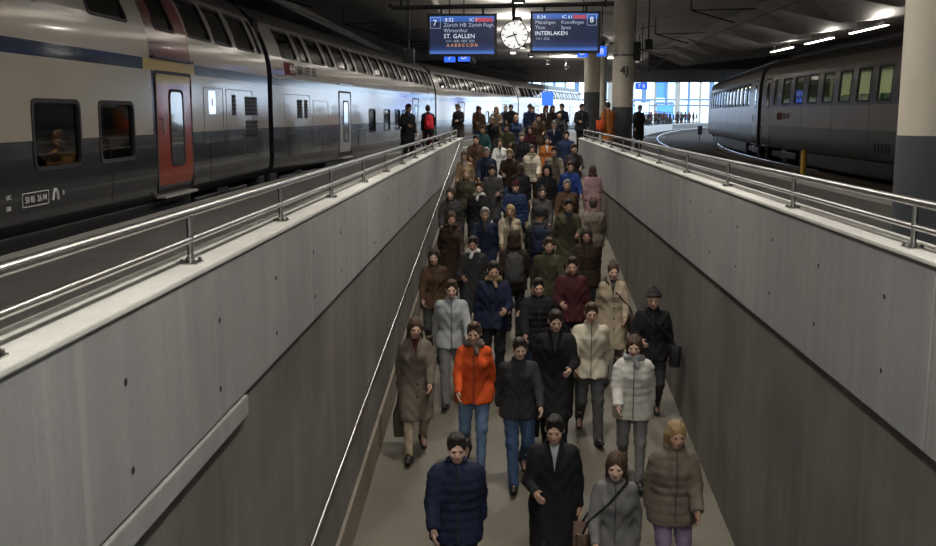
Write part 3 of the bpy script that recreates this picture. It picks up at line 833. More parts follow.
# black hanging loudspeakers on rods
def hung_box(x, y, z, label):
    b = empty('hanging_loudspeaker', (x, y, z)); tag(b, label, 'loudspeaker')
    m = MB(); m.box(-.13, .13, -.13, .13, -.16, .16, 0, .02); m.build('cabinet', BLACK_M, b)
    m = MB(); m.box(-.10, .10, -.138, -.13, -.13, .13, 0); m.build('grille', RUBBER, b)
    m = MB(); m.tube([(0, 0, .16), (0, 0, ZC - z)], .024, 8); m.build('rod', BLACK_M, b)
    m = MB(); m.tube([(-.25, 0, .5), (.25, 0, .62)], .012, 6); m.build('brace', BLACK_M, b)
hung_box(-2.42, 24.3, 2.82, 'black box loudspeaker on a rod beside the left display')
hung_box(4.55, 34, 3.72, 'black box loudspeaker on a rod right of the marked column')

# ------------------------------------------------------------------ overhead line over each track
def catenary(T, s0, s1, label):
    r = empty('overhead_line', (*arc(*T, s0)[:2], 4.9)); tag(r, label, 'overhead wire')
    def P(s, z, off=0): x, y = arc_off(*T, s, off); return (x - r.location.x, y - r.location.y, z - 4.9)
    n = 24
    m = MB(); m.tube([P(s0 + (s1 - s0) * i / n, 4.55) for i in range(n + 1)], .012, 6); m.build('contact_wire', BLACK_M, r)
    s = s0 + 4
    while s < s1:
        m = MB(); m.tube([P(s, ZC, -1.4), P(s, 5.2, -1.4), P(s, 4.75, .2)], .028, 6); m.tube([P(s, 5.2, -1.4), P(s, 5.25, .9)], .02, 6); k = m.build('bracket_arm', BLACK_M, r)
        q = MB(); 
        for j in range(4): q.lathe((P(s, 0, -1.4)[0], P(s, 0, -1.4)[1], .35 + .06 * j), [(.03, 0), (.07, .015), (.03, .04)], 10)
        q.build('insulator', mat('insulator', (.10, .05, .03), .3), k)
        s += 11
catenary((-6.82, 17, 288), 6, 90, 'overhead contact wire with brackets above the double-deck train')
catenary(TR1, 12, 84, 'overhead contact wire with brackets above the empty track')

# yellow marker post between the right-hand tracks
yp = empty('marker_post', (9.86, 34.2, -.8)); tag(yp, 'yellow marker post standing between the right-hand tracks', 'post')
m = MB(); m.lathe((0, 0, 0), [(.09, 0), (.09, .9), (.075, 1.0), (.06, 1.06), (.0, 1.08)][:4], 12); m.build('shaft', YEL, yp, True)
m = MB(); m.box(-.14, .14, -.14, .14, 0, .06, 0, .01); m.build('foot', RUST, yp)
sg = empty('dwarf_signal', (16.4, 88, -.8)); tag(sg, 'small black dwarf signal beside the curving rails', 'signal')
m = MB(); m.box(-.2, .2, -.15, .15, .5, 1.25, 0, .04); m.build('head', BLACK_M, sg)
m = MB(); m.tube([(0, 0, 0), (0, 0, .55)], .05, 8); m.build('post', BLACK_M, sg)

# ------------------------------------------------------------------ bright concourse at the far end
FRAMEB = mat('hall_frame_blue_grey', (.16, .26, .42), .4, .2, .1, 2)
SHOPW = emit('lit_shop_window', (.42, .66, 1.0), 1.9)
SHOPB = emit('lit_shop_blue', (.06, .22, .9), 1.6)
hall = empty('concourse_hall', (-3, 178, 0)); tag(hall, 'bright glazed station hall in daylight at the far end of the curve', 'building')
hw = 38
m = MB(); m.box(-hw, hw, -1, 16, -1, .0); m.build('forecourt', KERB, hall)
for i in range(40):
    x = -hw + i * 2 * hw / 39
    m = MB(); w = .2 if i % 3 else .42; m.box(x - w, x + w, 0, .6, 0, 11, 0, .05); m.build('mullion', FRAMEB if i % 2 else P_WHITE, hall)
for z in (2.9, 3.9, 7.4, 10.6):
    m = MB(); m.box(-hw, hw, .1, .5, z - .18, z + .18); m.build('transom', FRAMEB, hall)
k = 0
for i in range(39):
    x = -hw + (i + .5) * 2 * hw / 39
    for z0, z1 in ((.3, 2.6), (4.2, 7.1)):
        k += 1
        if (i * 7 + int(z0) * 3) % 5 in (0, 2):
            m = MB(); m.box(x - .85, x + .85, .8, .95, z0, z1); m.build('lit_pane', SHOPW if (i + k) % 4 else SHOPB, hall)
m = MB(); m.box(-hw, hw, -3, 17, 11, 11.5); m.build('roof', KERB, hall)
def kiosk(x, y, w, d, h, label, mm):
    q = empty('kiosk', (x, y, 0)); tag(q, label, 'kiosk')
    m = MB(); m.box(-w / 2, w / 2, -d / 2, d / 2, h - .35, h, 0, .04); m.build('roof', FRAMEB, q)
    for sx in (-1, 1):
        for sy in (-1, 1):
            m = MB(); m.box(sx * (w / 2 - .12) - .06, sx * (w / 2 - .12) + .06, sy * (d / 2 - .12) - .06, sy * (d / 2 - .12) + .06, 0, h - .35); m.build('post', FRAMEB, q)
    m = MB(); m.box(-w / 2 + .15, w / 2 - .15, -d / 2 + .15, -d / 2 + .2, .9, h - .5); m.build('lit_front', mm, q)
    m = MB(); m.box(-w / 2 + .15, w / 2 - .15, -d / 2 + .1, -d / 2 + .2, 0, .9); m.build('counter', P_DARK, q)
kiosk(17.2, 134, 2.2, 2, 3.4, 'lit kiosk with white front left in the bright curve', SHOPW)
kiosk(22.6, 150, 2.6, 2, 3.2, 'lit blue fronted kiosk in the middle of the bright curve', SHOPB)
# ------------------------------------------------------------------ people: signed-distance modelling
class Grid:
    """Rectilinear distance field meshed with surface nets."""
    def __init__(s, xs, ys, zs):
        s.x, s.y, s.z = [np.asarray(a, np.float32) for a in (xs, ys, zs)]
        s.D = np.full((len(xs), len(ys), len(zs)), .12, np.float32)
    def sl(s, lo, hi, m):
        r = []
        for a, l, h in ((s.x, lo[0], hi[0]), (s.y, lo[1], hi[1]), (s.z, lo[2], hi[2])):
            i = int(np.searchsorted(a, l - m)); j = int(np.searchsorted(a, h + m)); r.append(slice(i, max(j, i)))
        return tuple(r)
    def pts(s, q): return s.x[q[0]][:, None, None], s.y[q[1]][None, :, None], s.z[q[2]][None, None, :]
    def put(s, q, d, k, sub=False):
        a = s.D[q]
        if a.size == 0: return
        if sub:
            b = -d; h = np.maximum(k - np.abs(a - b), 0) / k; s.D[q] = np.maximum(a, b) + h * h * k * .25
        else:
            h = np.maximum(k - np.abs(a - d), 0) / k; s.D[q] = np.minimum(a, d) - h * h * k * .25
    def cone(s, a, b, ra, rb, k=.03, sub=False):
        a = np.array(a, float); b = np.array(b, float); m = max(ra, rb)
        q = s.sl(np.minimum(a, b) - m, np.maximum(a, b) + m, .09)
        X, Y, Z = s.pts(q); ba = b - a; L = max(1e-9, float(ba @ ba))
        t = np.clip(((X - a[0]) * ba[0] + (Y - a[1]) * ba[1] + (Z - a[2]) * ba[2]) / L, 0, 1)
        d = np.sqrt((X - a[0] - t * ba[0]) ** 2 + (Y - a[1] - t * ba[1]) ** 2 + (Z - a[2] - t * ba[2]) ** 2) - (ra + t * (rb - ra))
        s.put(q, d, k, sub)
    def ell(s, c, r, k=.02, R=None, sub=False, center=None):
        """Ellipsoid; with R (3x3 rows = local axes) and center, c is given in that local frame."""
        c = np.array(c, float); r = np.array(r, float)
        wc = c if R is None else np.array(center) + R.T @ c
        m = float(r.max()); q = s.sl(wc - m, wc + m, .07)
        X, Y, Z = s.pts(q); X, Y, Z = X - wc[0], Y - wc[1], Z - wc[2]
        if R is not None: X, Y, Z = [R[i, 0] * X + R[i, 1] * Y + R[i, 2] * Z for i in range(3)]
        k0 = np.sqrt((X / r[0]) ** 2 + (Y / r[1]) ** 2 + (Z / r[2]) ** 2); k1 = np.sqrt((X / r[0] ** 2) ** 2 + (Y / r[1] ** 2) ** 2 + (Z / r[2] ** 2) ** 2) + 1e-9
        s.put(q, k0 * (k0 - 1) / k1, k, sub)
    def stack(s, sec, k=.04, rib=None):
        """Trunk: elliptical sections (z, half width, half depth, y centre)."""
        sec = sorted(sec); z = [c[0] for c in sec]
        mx = max(max(c[1], c[2] + abs(c[3])) for c in sec)
        q = s.sl((-mx, -mx, z[0]), (mx, mx, z[-1]), .09); X, Y, Z = s.pts(q); zz = s.z[q[2]]
        a, b, c = [np.interp(zz, z, [e[i] for e in sec])[None, None, :] for i in (1, 2, 3)]
        if rib: w = rib(zz)[None, None, :]; a = a + w; b = b + w
        rho = np.sqrt((X / a) ** 2 + ((Y - c) / b) ** 2)
        d = (rho - 1) * np.minimum(a, b)
        d = np.maximum(d, np.maximum(z[0] - Z, Z - z[-1]))
        s.put(q, d, k)
    def clip(s, f): 
        X, Y, Z = s.x[:, None, None], s.y[None, :, None], s.z[None, None, :]
        s.D = np.maximum(s.D, f(X, Y, Z)).astype(np.float32)
    def wrinkle(s, amp, seed=0, fz=55., fx=20.):
        X, Y, Z = s.x[:, None, None], s.y[None, :, None], s.z[None, None, :]
        s.D = s.D + (amp * np.sin(Z * fz + 3 * np.sin(X * fx + seed) + 2.2 * np.sin(Y * 17 + seed * 2))).astype(np.float32)
    def nets(s):
        D = s.D; S = D < 0
        c = [S[i:S.shape[0] - 1 + i, j:S.shape[1] - 1 + j, k:S.shape[2] - 1 + k] for i in (0, 1) for j in (0, 1) for k in (0, 1)]
        n = sum(q.astype(np.int8) for q in c); act = (n > 0) & (n < 8)
        I, J, K = np.nonzero(act); N = len(I)
        idx = np.full(act.shape, -1, np.int64); idx[I, J, K] = np.arange(N)
        acc = np.zeros((N, 3)); cnt = np.zeros(N)
        cor = [(i, j, k) for i in (0, 1) for j in (0, 1) for k in (0, 1)]
        val = {o: D[I + o[0], J + o[1], K + o[2]] for o in cor}
        pos = {o: np.stack([s.x[I + o[0]], s.y[J + o[1]], s.z[K + o[2]]], 1) for o in cor}
        for o in cor:
            for ax in range(3):
                if o[ax]: continue
                p = list(o); p[ax] = 1; p = tuple(p)
                a, b = val[o], val[p]; m = (a < 0) != (b < 0)
                t = np.where(m, a / np.where(m, a - b, 1), 0)[:, None]
                acc += np.where(m[:, None], pos[o] + t * (pos[p] - pos[o]), 0); cnt += m
        V = acc / cnt[:, None]; F = []
        for ax in range(3):
            a = [slice(None)] * 3; b = [slice(None)] * 3
            a[ax] = slice(0, -1); b[ax] = slice(1, None)
            e = S[tuple(a)] != S[tuple(b)]; ins = S[tuple(a)]
            P = np.argwhere(e); u, v = (ax + 1) % 3, (ax + 2) % 3
            P = P[(P[:, u] > 0) & (P[:, v] > 0) & (P[:, u] < D.shape[u] - 1) & (P[:, v] < D.shape[v] - 1)]
            def cell(du, dv):
                Q = P.copy(); Q[:, u] += du; Q[:, v] += dv; return idx[Q[:, 0], Q[:, 1], Q[:, 2]]
            q = np.stack([cell(-1, -1), cell(0, -1), cell(0, 0), cell(-1, 0)], 1)
            fl = ~ins[P[:, 0], P[:, 1], P[:, 2]]
            q[fl] = q[fl][:, ::-1]; F.append(q)
        F = np.concatenate(F); F = F[(F >= 0).all(1)]
        # one smoothing pass
        s1 = np.zeros_like(V); c1 = np.zeros(N)
        for i in range(4):
            a, b = F[:, i], F[:, (i + 1) % 4]
            np.add.at(s1, a, V[b]); np.add.at(c1, a, 1); np.add.at(s1, b, V[a]); np.add.at(c1, b, 1)
        V = V * .55 + .45 * s1 / np.maximum(c1, 1)[:, None]
        return V, F

def np_mesh(name, V, F, nm=1, mi=None, mirror=False):
    if mirror: V = V * np.array([-1, 1, 1]); F = F[:, ::-1]
    me = bpy.data.meshes.new(name)
    me.vertices.add(len(V)); me.vertices.foreach_set('co', V.astype(np.float32).ravel())
    me.loops.add(F.size); me.loops.foreach_set('vertex_index', F.astype(np.int32).ravel())
    me.polygons.add(len(F)); me.polygons.foreach_set('loop_start', np.arange(0, F.size, 4, dtype=np.int32))
    for i in range(nm): me.materials.append(SKIN[0])
    if mi is not None: me.polygons.foreach_set('material_index', mi.astype(np.int32))
    me.update(calc_edges=True); me.validate()
    me.polygons.foreach_set('use_smooth', np.ones(len(me.polygons), bool))
    return me

def axis(lo, hi, step, fine=()):
    out = [lo]
    while out[-1] < hi:
        st = step
        for a, b, f in fine:
            if a <= out[-1] < b: st = min(st, f)
        out.append(out[-1] + st)
    return out

SKIN = [mat('skin_%d' % i, c, .5, 0, .06, 14, .06, 120) for i, c in enumerate(((.55, .34, .25), (.46, .27, .19), (.60, .40, .31), (.30, .17, .11)))]
EYE = mat('eye_dark', (.03, .022, .018), .2, 0, .05, 5)
LIP = mat('lips', (.38, .16, .14), .5, 0, .05, 5)

def ik(hip, ank, l1, l2, fwd):
    d = ank - hip; L = min(np.linalg.norm(d), l1 + l2 - 1e-3); u = d / np.linalg.norm(d)
    a = (l1 * l1 - l2 * l2 + L * L) / (2 * L); h = math.sqrt(max(0, l1 * l1 - a * a))
    f = fwd - u * (fwd @ u); f /= np.linalg.norm(f)
    return hip + u * a + f * h

class Proto:
    """One posed figure, 1.75 m tall, facing -Y, feet around z = 0."""
    def __init__(s, name, sex, ankL, ankR, pitchL, pitchR, armL, armR, slope, head=(.12, 0.), hipz=.90, seat=False):
        s.name = name; f = sex == 'f'
        A = np.array
        hip = A([0, .0, hipz]); hw = .092
        s.leg = {}
        for sd, ank, pt in ((1, ankL, pitchL), (-1, ankR, pitchR)):
            H = hip + A([sd * hw, 0, 0]); K_ = A([sd * (.085), ank[0], ank[1]]); Kn = ik(H, K_, .43, .42, A([sd * .08, -1, 0.]))
            fw = A([sd * .12, -math.cos(pt), math.sin(pt)]); fw /= np.linalg.norm(fw)
            s.leg[sd] = (H, Kn, K_, fw)
        dz = hipz - .92; sh = .155 if f else .178
        lean = .03
        s.arm = {}
        for sd, (sw, ab, bend, tw) in ((1, armL), (-1, armR)):
            S = A([sd * sh, -lean * .6, 1.41 + dz])
            d1 = A([sd * math.sin(ab), -math.sin(sw), -math.cos(sw) * math.cos(ab)]); d1 /= np.linalg.norm(d1)
            E = S + d1 * .28
            a2 = sw + bend
            d2 = A([sd * math.sin(ab) * .4 - sd * tw, -math.sin(a2), -math.cos(a2)]); d2 /= np.linalg.norm(d2)
            W = E + d2 * .245
            s.arm[sd] = (S, E, W, d2)
        nb = A([0, -lean * .7, 1.46 + dz]); pit, yw = head
        s.hc = A([0, -lean - .035 * (1 + 2 * pit), 1.625 + dz - .02 * pit])
        Rm = (Matrix.Rotation(yw, 3, 'Z') @ Matrix.Rotation(pit, 3, 'X'))   # nod forward: face (-y) drops
        s.R = np.array(Rm).T
        s.Rm = Rm; s.dz = dz; s.f = f
        s.extent()
        tor = [(.84 + dz, .150 if f else .155, .11, 0.005), (.93 + dz, .172 if f else .165, .122, .01), (1.06 + dz, .128 if f else .148, .098, 0), (1.20 + dz, .142 if f else .165, .112, -.01), (1.31 + dz, .150 if f else .178, .118, -.015), (1.40 + dz, .125 if f else .15, .09, -.012), (1.46 + dz, .06, .058, -.012)]
        g = s.grid(True); g.stack(tor, .03)
        if f:
            for sd in (-1, 1): g.ell((sd * .068, -.105, 1.27 + dz), (.06, .05, .062), .04)
        g.cone(nb - A([0, 0, .04]), s.hc + s.Rv((0, .015, -.06)), .056, .052, .03)
        for sd in (1, -1):
            H, Kn, K_, fw = s.leg[sd]
            g.cone(H, Kn, .088, .054, .05); g.cone(Kn, K_, .056, .036, .03); g.ell(Kn * .65 + K_ * .35 + A([0, .02, 0]), (.05, .05, .10), .04)
            g.cone(K_ + A([0, 0, -.035]), K_ + fw * .13 + A([0, 0, -.045]), .034, .026, .03)
            S, E, W, d2 = s.arm[sd]
            g.cone(S + A([-sd * .03, 0, -.022]), E, .044, .039, .05); g.cone(E, W, .041, .027, .03)
            s.hand(g, W, d2, sd)
        H3 = lambda c, r, k=.015, sub=False: g.ell(c, r, k, s.R, sub, s.hc)
        H3((0, .012, .025), (.075, .096, .098), .02); H3((0, -.028, -.04), (.058, .066, .078), .03); H3((0, -.052, -.088), (.03, .032, .024), .03)
        for sd in (-1, 1):
            H3((sd * .03, -.098, .004), (.017, .016, .011), .012, True); H3((sd * .03, -.083, .004), (.0125, .0125, .0125), .004)
            H3((sd * .079, .008, -.005), (.010, .02, .032), .008); H3((sd * .03, -.086, .024), (.024, .012, .007), .012)
            H3((sd * .038, -.066, -.028), (.026, .024, .022), .02)
        s_ = [s.hc + s.Rv(c) for c in ((0, -.092, .008), (0, -.112, -.026))]
        g.cone(s_[0], s_[1], .009, .013, .012); H3((0, -.108, -.031), (.017, .011, .009), .01)
        H3((0, -.091, -.057), (.023, .011, .0065), .006); H3((0, -.089, -.068), (.02, .011, .007), .006)
        V, F = g.nets()
        c = (V[F].mean(1) - s.hc) @ s.R.T
        mi = np.zeros(len(F), int)
        for sd in (-1, 1): mi[((c - A([sd * .03, -.09, .004])) ** 2 / A([.0125, .02, .008]) ** 2).sum(1) < 1] = 1
        mi[((c - A([0, -.098, -.062])) ** 2 / A([.024, .02, .013]) ** 2).sum(1) < 1] = 2
        s.parts = {'body': (V, F, mi)}
        # trousers
        g = s.grid(False)
        g.stack([(.83 + dz, .165, .125, .005), (.93 + dz, .180, .135, .01), (1.04 + dz, .155, .118, 0)], .04)
        for sd in (1, -1):
            H, Kn, K_, fw = s.leg[sd]
            g.cone(H, Kn, .102, .073 if not f else .066, .05); g.cone(Kn, K_ + (K_ - Kn) * .08, .072 if not f else .064, .058 if not f else .046, .03)
            n = (K_ - Kn) / np.linalg.norm(K_ - Kn); e = K_ + n * .035
            q = g.sl(K_ - .14, K_ + .12, 0); X, Y, Z = g.pts(q)
            g.D[q] = np.maximum(g.D[q], (X - e[0]) * n[0] + (Y - e[1]) * n[1] + (Z - e[2]) * n[2])
        g.wrinkle(.0035, 1.3, 42); s.parts['trousers'] = g.nets()
        # shoes
        for nm, sd in (('shoe_l', 1), ('shoe_r', -1)):
            H, Kn, K_, fw = s.leg[sd]
            lo = np.minimum(K_, K_ + fw * .22) - .1; hi = np.maximum(K_, K_ + fw * .22) + .1
            g = Grid(axis(lo[0], hi[0], .009), axis(lo[1], hi[1], .009), axis(lo[2] - .05, hi[2], .009))
            up = np.cross(np.cross(fw, A([0, 0, 1.])), fw); up /= np.linalg.norm(up)
            b = K_ - up * .05
            g.cone(b - fw * .055, b + fw * .02, .036, .044, .02); g.cone(b, b + fw * .155 - up * .008, .046, .036, .03)
            g.cone(b + up * .005, K_ + up * .02, .044, .046, .03)
            g.clip(lambda X, Y, Z: -((X - b[0]) * up[0] + (Y - b[1]) * up[1] + (Z - b[2]) * up[2]) - .030)
            s.parts[nm] = g.nets()
        # upper garments
        def top(kind):
            g = s.grid(False); e = .012
            puff = (lambda z: .013 * np.abs(np.sin((z) * math.pi / .085)) + .012) if kind == 'puffer' else None
            hem = {'jacket': .80, 'puffer': .78, 'coat': .50, 'dress_coat': .42}[kind] + dz
            o = .022 if kind != 'jacket' else .014
            sec = [(c[0], c[1] + o + e, c[2] + o + e, c[3]) for c in tor[1:6]]
            sec = [(.80 + dz, .185 + o, .145 + o, .005)] + sec + [(1.47 + dz, .085, .085, -.012), (1.515 + dz, .078, .080, -.022)]
            if kind in ('coat', 'dress_coat'): sec = [(hem, .215, .225, -.0), (.66 + dz, .205, .195, 0)] + sec[:1] + [(1.06 + dz, sec[2][1] + .01, sec[2][2] + .012, 0)] + sec[1:2] + sec[3:]
            sec = [c for c in sorted(sec) if c[0] >= hem - 1e-6]
            if sec[0][0] > hem: sec = [(hem,) + sec[0][1:]] + sec
            g.stack(sec, .04, puff)
            for sd in (1, -1):
                H, Kn, K_, fw = s.leg[sd]
                g.cone(H, Kn, .125, .098, .06)
            if f:
                for sd in (-1, 1): g.ell((sd * .07, -.112, 1.265 + dz), (.07, .055, .07), .05)
            for sd in (1, -1):
                S, E, W, d2 = s.arm[sd]; a = .006 if kind == 'puffer' else 0
                g.cone(S + A([-sd * .02, 0, -.012]), E, .066 + a, .058 + a, .06); 
                n = 4 if kind == 'puffer' else 1
                g.cone(E, W + d2 * .01, .058 + a, .044 + a, .03)
                if kind == 'puffer':
                    for t in (.15, .4, .65, .9): g.ell(S * (1 - t) + E * t, (.076, .076, .045), .02)
                    for t in (.15, .4, .65, .9): g.ell(E * (1 - t) + W * t, (.065, .065, .04), .02)
                e1 = W + d2 * .012
                q = g.sl(W - .13, W + .13, 0); X, Y, Z = g.pts(q)
                inside = np.maximum((X - e1[0]) * d2[0] + (Y - e1[1]) * d2[1] + (Z - e1[2]) * d2[2], np.sqrt((X - W[0]) ** 2 + (Y - W[1]) ** 2 + (Z - W[2]) ** 2) - .12)
                cut = ((X - e1[0]) * d2[0] + (Y - e1[1]) * d2[1] + (Z - e1[2]) * d2[2])
                near = np.sqrt((X - W[0]) ** 2 + (Y - W[1]) ** 2 + (Z - W[2]) ** 2) < .085
                g.D[q] = np.where(near, np.maximum(g.D[q], cut), g.D[q])
            g.clip(lambda X, Y, Z: np.maximum(hem + .004 - Z, Z - 1.515 - dz) + 0 * X + 0 * Y)
            g.wrinkle(.0045 if kind != 'puffer' else .0025, 2.1, 36)
            return g.nets()
        s.mk_top = top
        if not seat:
            for k in ('jacket', 'puffer', 'coat'): s.parts[k] = top(k)
        else: s.parts['jacket'] = top('jacket')
        g = Grid(axis(-.16, .16, .010), axis(-.2, .16, .010), axis(1.36 + dz, 1.6 + dz, .010))
        for t in range(14):
            a = t / 14 * 2 * math.pi; b = (t + 1) / 14 * 2 * math.pi
            P = lambda q: A([.085 * math.cos(q), -.025 + .088 * math.sin(q), 1.50 + dz - .012 * math.cos(q * 2)])
            g.cone(P(a), P(b), .034, .034, .02)
        g.cone((.02, -.125, 1.47 + dz), (.035, -.15, 1.40 + dz), .03, .028, .02)
        g.wrinkle(.004, 0, 70, 30); s.parts['scarf'] = g.nets()
        s.cache = {}
    def Rv(s, v): return s.R.T @ np.array(v, float)
    def extent(s):
        P = [s.hc + [0, 0, .13], s.hc + [0, -.13, 0]]
        for sd in (1, -1):
            H, Kn, K_, fw = s.leg[sd]; P += [Kn, K_, K_ + fw * .2 - np.array([0, 0, .09])]
            S, E, W, d = s.arm[sd]; P += [S, E, W + d * .19]
        P = np.array(P); s.lo = P.min(0) - .13; s.hi = P.max(0) + .13
        s.lo[1] = min(s.lo[1], -.32); s.hi[1] = max(s.hi[1], .30)
    def grid(s, fine):
        hz = [s.arm[q][2][2] for q in (1, -1)]
        st = .0135 if not fine else .0125
        fz = [(s.hc[2] - .13, s.hc[2] + .13, .0065)] + [(min(hz[i], hz[i] + s.arm[q][3][2] * .18) - .02, max(hz[i], hz[i] + s.arm[q][3][2] * .18) + .02, .009) for i, q in enumerate((1, -1))] if fine else []
        fx = [(-.10, .10, .0065)] if fine else []
        fy = [(s.hc[1] - .13, s.hc[1] + .05, .0065)] if fine else []
        if fine:
            for q in (1, -1): 
                W = s.arm[q][2]; fx.append((W[0] - .06, W[0] + .06, .008)); fy.append((W[1] - .12, W[1] + .1, .009))
        return Grid(axis(s.lo[0], s.hi[0], st, fx), axis(s.lo[1], s.hi[1], st, fy), axis(s.lo[2], s.hi[2], st, fz))
    def hand(s, g, W, d, sd):
        A = np.array
        n = A([-sd, 0, 0.]); n = n - d * (n @ d); n /= np.linalg.norm(n); w = np.cross(d, n); w /= np.linalg.norm(w)
        if w[1] > 0: w = -w          # towards the front (thumb side)
        g.cone(W, W + d * .05, .026, .028, .02)
        for t in (-.022, 0, .022): g.cone(W + d * .03 + w * t, W + d * .085 + w * t * 1.2, .015, .014, .012)
        for t, L in ((.030, .066), (.0105, .075), (-.0095, .069), (-.029, .054)):
            b = W + d * .088 + w * t; m = b + (d * .93 + n * .30) * L * .55; e = m + (d * .62 + n * .75) * L * .5
            g.cone(b, m, .0095, .0088, .006); g.cone(m, e, .0088, .0075, .004)
        b = W + d * .025 + w * .028; m = b + (d * .6 + w * .65 + n * .3) * .042; e = m + (d * .9 + n * .35 + w * .1) * .036
        g.cone(b, m, .013, .011, .012); g.cone(m, e, .0105, .009, .004)
    def mesh(s, part, mirror):
        key = (part, mirror)
        if key not in s.cache:
            p = s.parts[part]
            s.cache[key] = np_mesh(s.name + '_' + part, p[0], p[1], 3 if part == 'body' else 1, p[2] if part == 'body' else None, mirror)
        return s.cache[key]

def front_y(V, x, z):
    m = (np.abs(V[:, 0] - x) < .016) & (np.abs(V[:, 2] - z) < .016)
    return float(V[m, 1].min()) if m.any() else None
DETAIL = {}
def front_detail(P, top, kind):
    """Zip, buttons, shirt front or lapels laid on the front of a garment."""
    key = (P.name, top, kind)
    if key in DETAIL: return DETAIL[key]
    V = P.parts[top][0]; z1 = 1.505 + P.dz; z0 = V[:, 2].min() + .02
    m = MB()
    def Y(x, z, d): y = front_y(V, x, z); return (-.12 if y is None else y) - d
    if kind == 'zip':
        m.tube([(0, Y(0, z, .002), z) for z in np.linspace(z0, z1 - .01, 22)], .0055, 6)
    elif kind == 'button':
        for z in np.linspace(z0 + .28, z1 - .25, 4): m.lathe((.02, Y(.02, z, .0), z), [(.002, .004), (.013, .004), (.013, -.005), (.002, -.006)], 10, 0, 'Y')
    else:
        zs = np.linspace(1.25 + P.dz, z1 - .012, 9); hw = lambda z: .006 + .046 * (z - zs[0]) / (zs[-1] - zs[0])
        if kind == 'shirt':
            rows = []
            for z in zs:
                xs = np.linspace(-hw(z), hw(z), 5)
                rows.append([(x, Y(x, z, .004), z) for x in xs] + [(x, Y(x, z, -.012), z) for x in xs[::-1]])
            m.loft(rows)
        else:
            for sd in (-1, 1): m.tube([(sd * hw(z), Y(sd * hw(z), z, .004), z) for z in zs], [.007 + .007 * math.sin(math.pi * t / 8) for t in range(9)], 6)
    DETAIL[key] = m.mesh(kind, SKIN[0]); smooth_by_angle(DETAIL[key])
    return DETAIL[key]

def hair_meshes():
    out = {}
    def G(lo=-.36, hi=.2): return Grid(axis(-.17, .17, .0075), axis(-.17, .2, .0075), axis(lo, hi, .0075))
    def face(g, w=.06, top=.055): g.ell((0, -.135, -.05), (w, .095, .05 + top), .02, sub=True)
    g = G(-.14); g.ell((0, .02, .032), (.086, .105, .104)); g.ell((0, .055, -.03), (.075, .06, .06), .03); face(g, .074, .078); g.clip(lambda X, Y, Z: -.075 - Z + 0 * X + .0 * Y)
    g.ell((0, -.045, .112), (.06, .04, .026), .03); g.wrinkle(.003, .5, 30, 90); out['short'] = g.nets()
    g = G(); g.ell((0, .018, .03), (.090, .108, .108)); g.stack([(-.26, .085, .035, .075), (-.12, .098, .055, .055), (.0, .092, .07, .04)], .05); face(g, .060, .072)
    g.wrinkle(.0035, .5, 18, 95); out['long'] = g.nets()
    g = G(-.2, .24); g.ell((0, .018, .03), (.085, .105, .104)); g.ell((0, .06, -.03), (.07, .05, .05), .03); face(g, .070, .076); g.ell((0, .10, .105), (.045, .045, .042), .015); g.wrinkle(.003, .5, 30, 90); out['bun'] = g.nets()
    g = G(-.2, .24); g.ell((0, .015, .04), (.093, .112, .112)); g.clip(lambda X, Y, Z: .025 - Z - Y * .35 + 0 * X)
    for t in range(16):
        a, b = t / 16 * 2 * math.pi, (t + 1) / 16 * 2 * math.pi; P = lambda q: (.086 * math.cos(q), .012 + .106 * math.sin(q), .045 - .035 * math.sin(q))
        g.cone(P(a), P(b), .016, .016, .01)
    g.ell((0, .02, .158), (.02, .02, .02), .02); g.wrinkle(.002, 0, 120, 160); out['beanie'] = g.nets()
    g = G(-.24, .24); g.ell((0, .03, .02), (.112, .125, .135)); g.ell((0, .07, -.11), (.13, .10, .08), .06); g.ell((0, -.12, -.02), (.078, .12, .095), .02, sub=True); g.clip(lambda X, Y, Z: -.175 - Z + 0 * X + 0 * Y)
    g.wrinkle(.003, 1, 40, 40); out['hood'] = g.nets()
    return {k: np_mesh('hair_' + k, *v) for k, v in out.items()}

R_ = math.radians
SL = SLOPE
PROTOS = {
    'man_a': Proto('man_a', 'm', (-.31, .085 - SL * .31), (.25, .16 + SL * .25), R_(14), R_(-34), (-.38, .12, .25, .0), (.42, .12, .45, .05), SL, (.15, 0), .875),
    'man_b': Proto('man_b', 'm', (-.14, .085 - SL * .14), (.16, .11 + SL * .16), R_(4), R_(-18), (.15, .18, 1.25, .35), (-.12, .14, .2, .0), SL, (.22, .12), .895),
    'woman_a': Proto('woman_a', 'f', (-.27, .085 - SL * .27), (.22, .15 + SL * .22), R_(10), R_(-32), (-.3, .12, .3, .0), (.30, .10, .55, .1), SL, (.12, -.1), .88),
    'up_a': Proto('up_a', 'm', (-.27, .085 + SL * .27), (.24, .14 - SL * .24), R_(6), R_(-30), (-.32, .12, .25, .0), (.36, .12, .4, .05), -SL, (.05, 0), .89),
    'stand': Proto('stand', 'm', (-.03, .085), (.03, .085), 0, 0, (.08, .12, .2, .0), (.12, .12, 1.35, .35), 0, (.28, .1), .918),
    'seated': Proto('seated', 'f', (-.42, .085), (-.40, .085), 0, 0, (.25, .10, 1.15, .28), (.25, .10, 1.15, .28), 0, (.42, .0), .50, True),
}
HAIRS = hair_meshes()
FAB = {}
def fabric(name, col):
    if name not in FAB: FAB[name] = mat('fabric_' + name.replace(' ', '_'), col, .85, 0, .14, 9, .35, 160, 0, .25)
    return FAB[name]
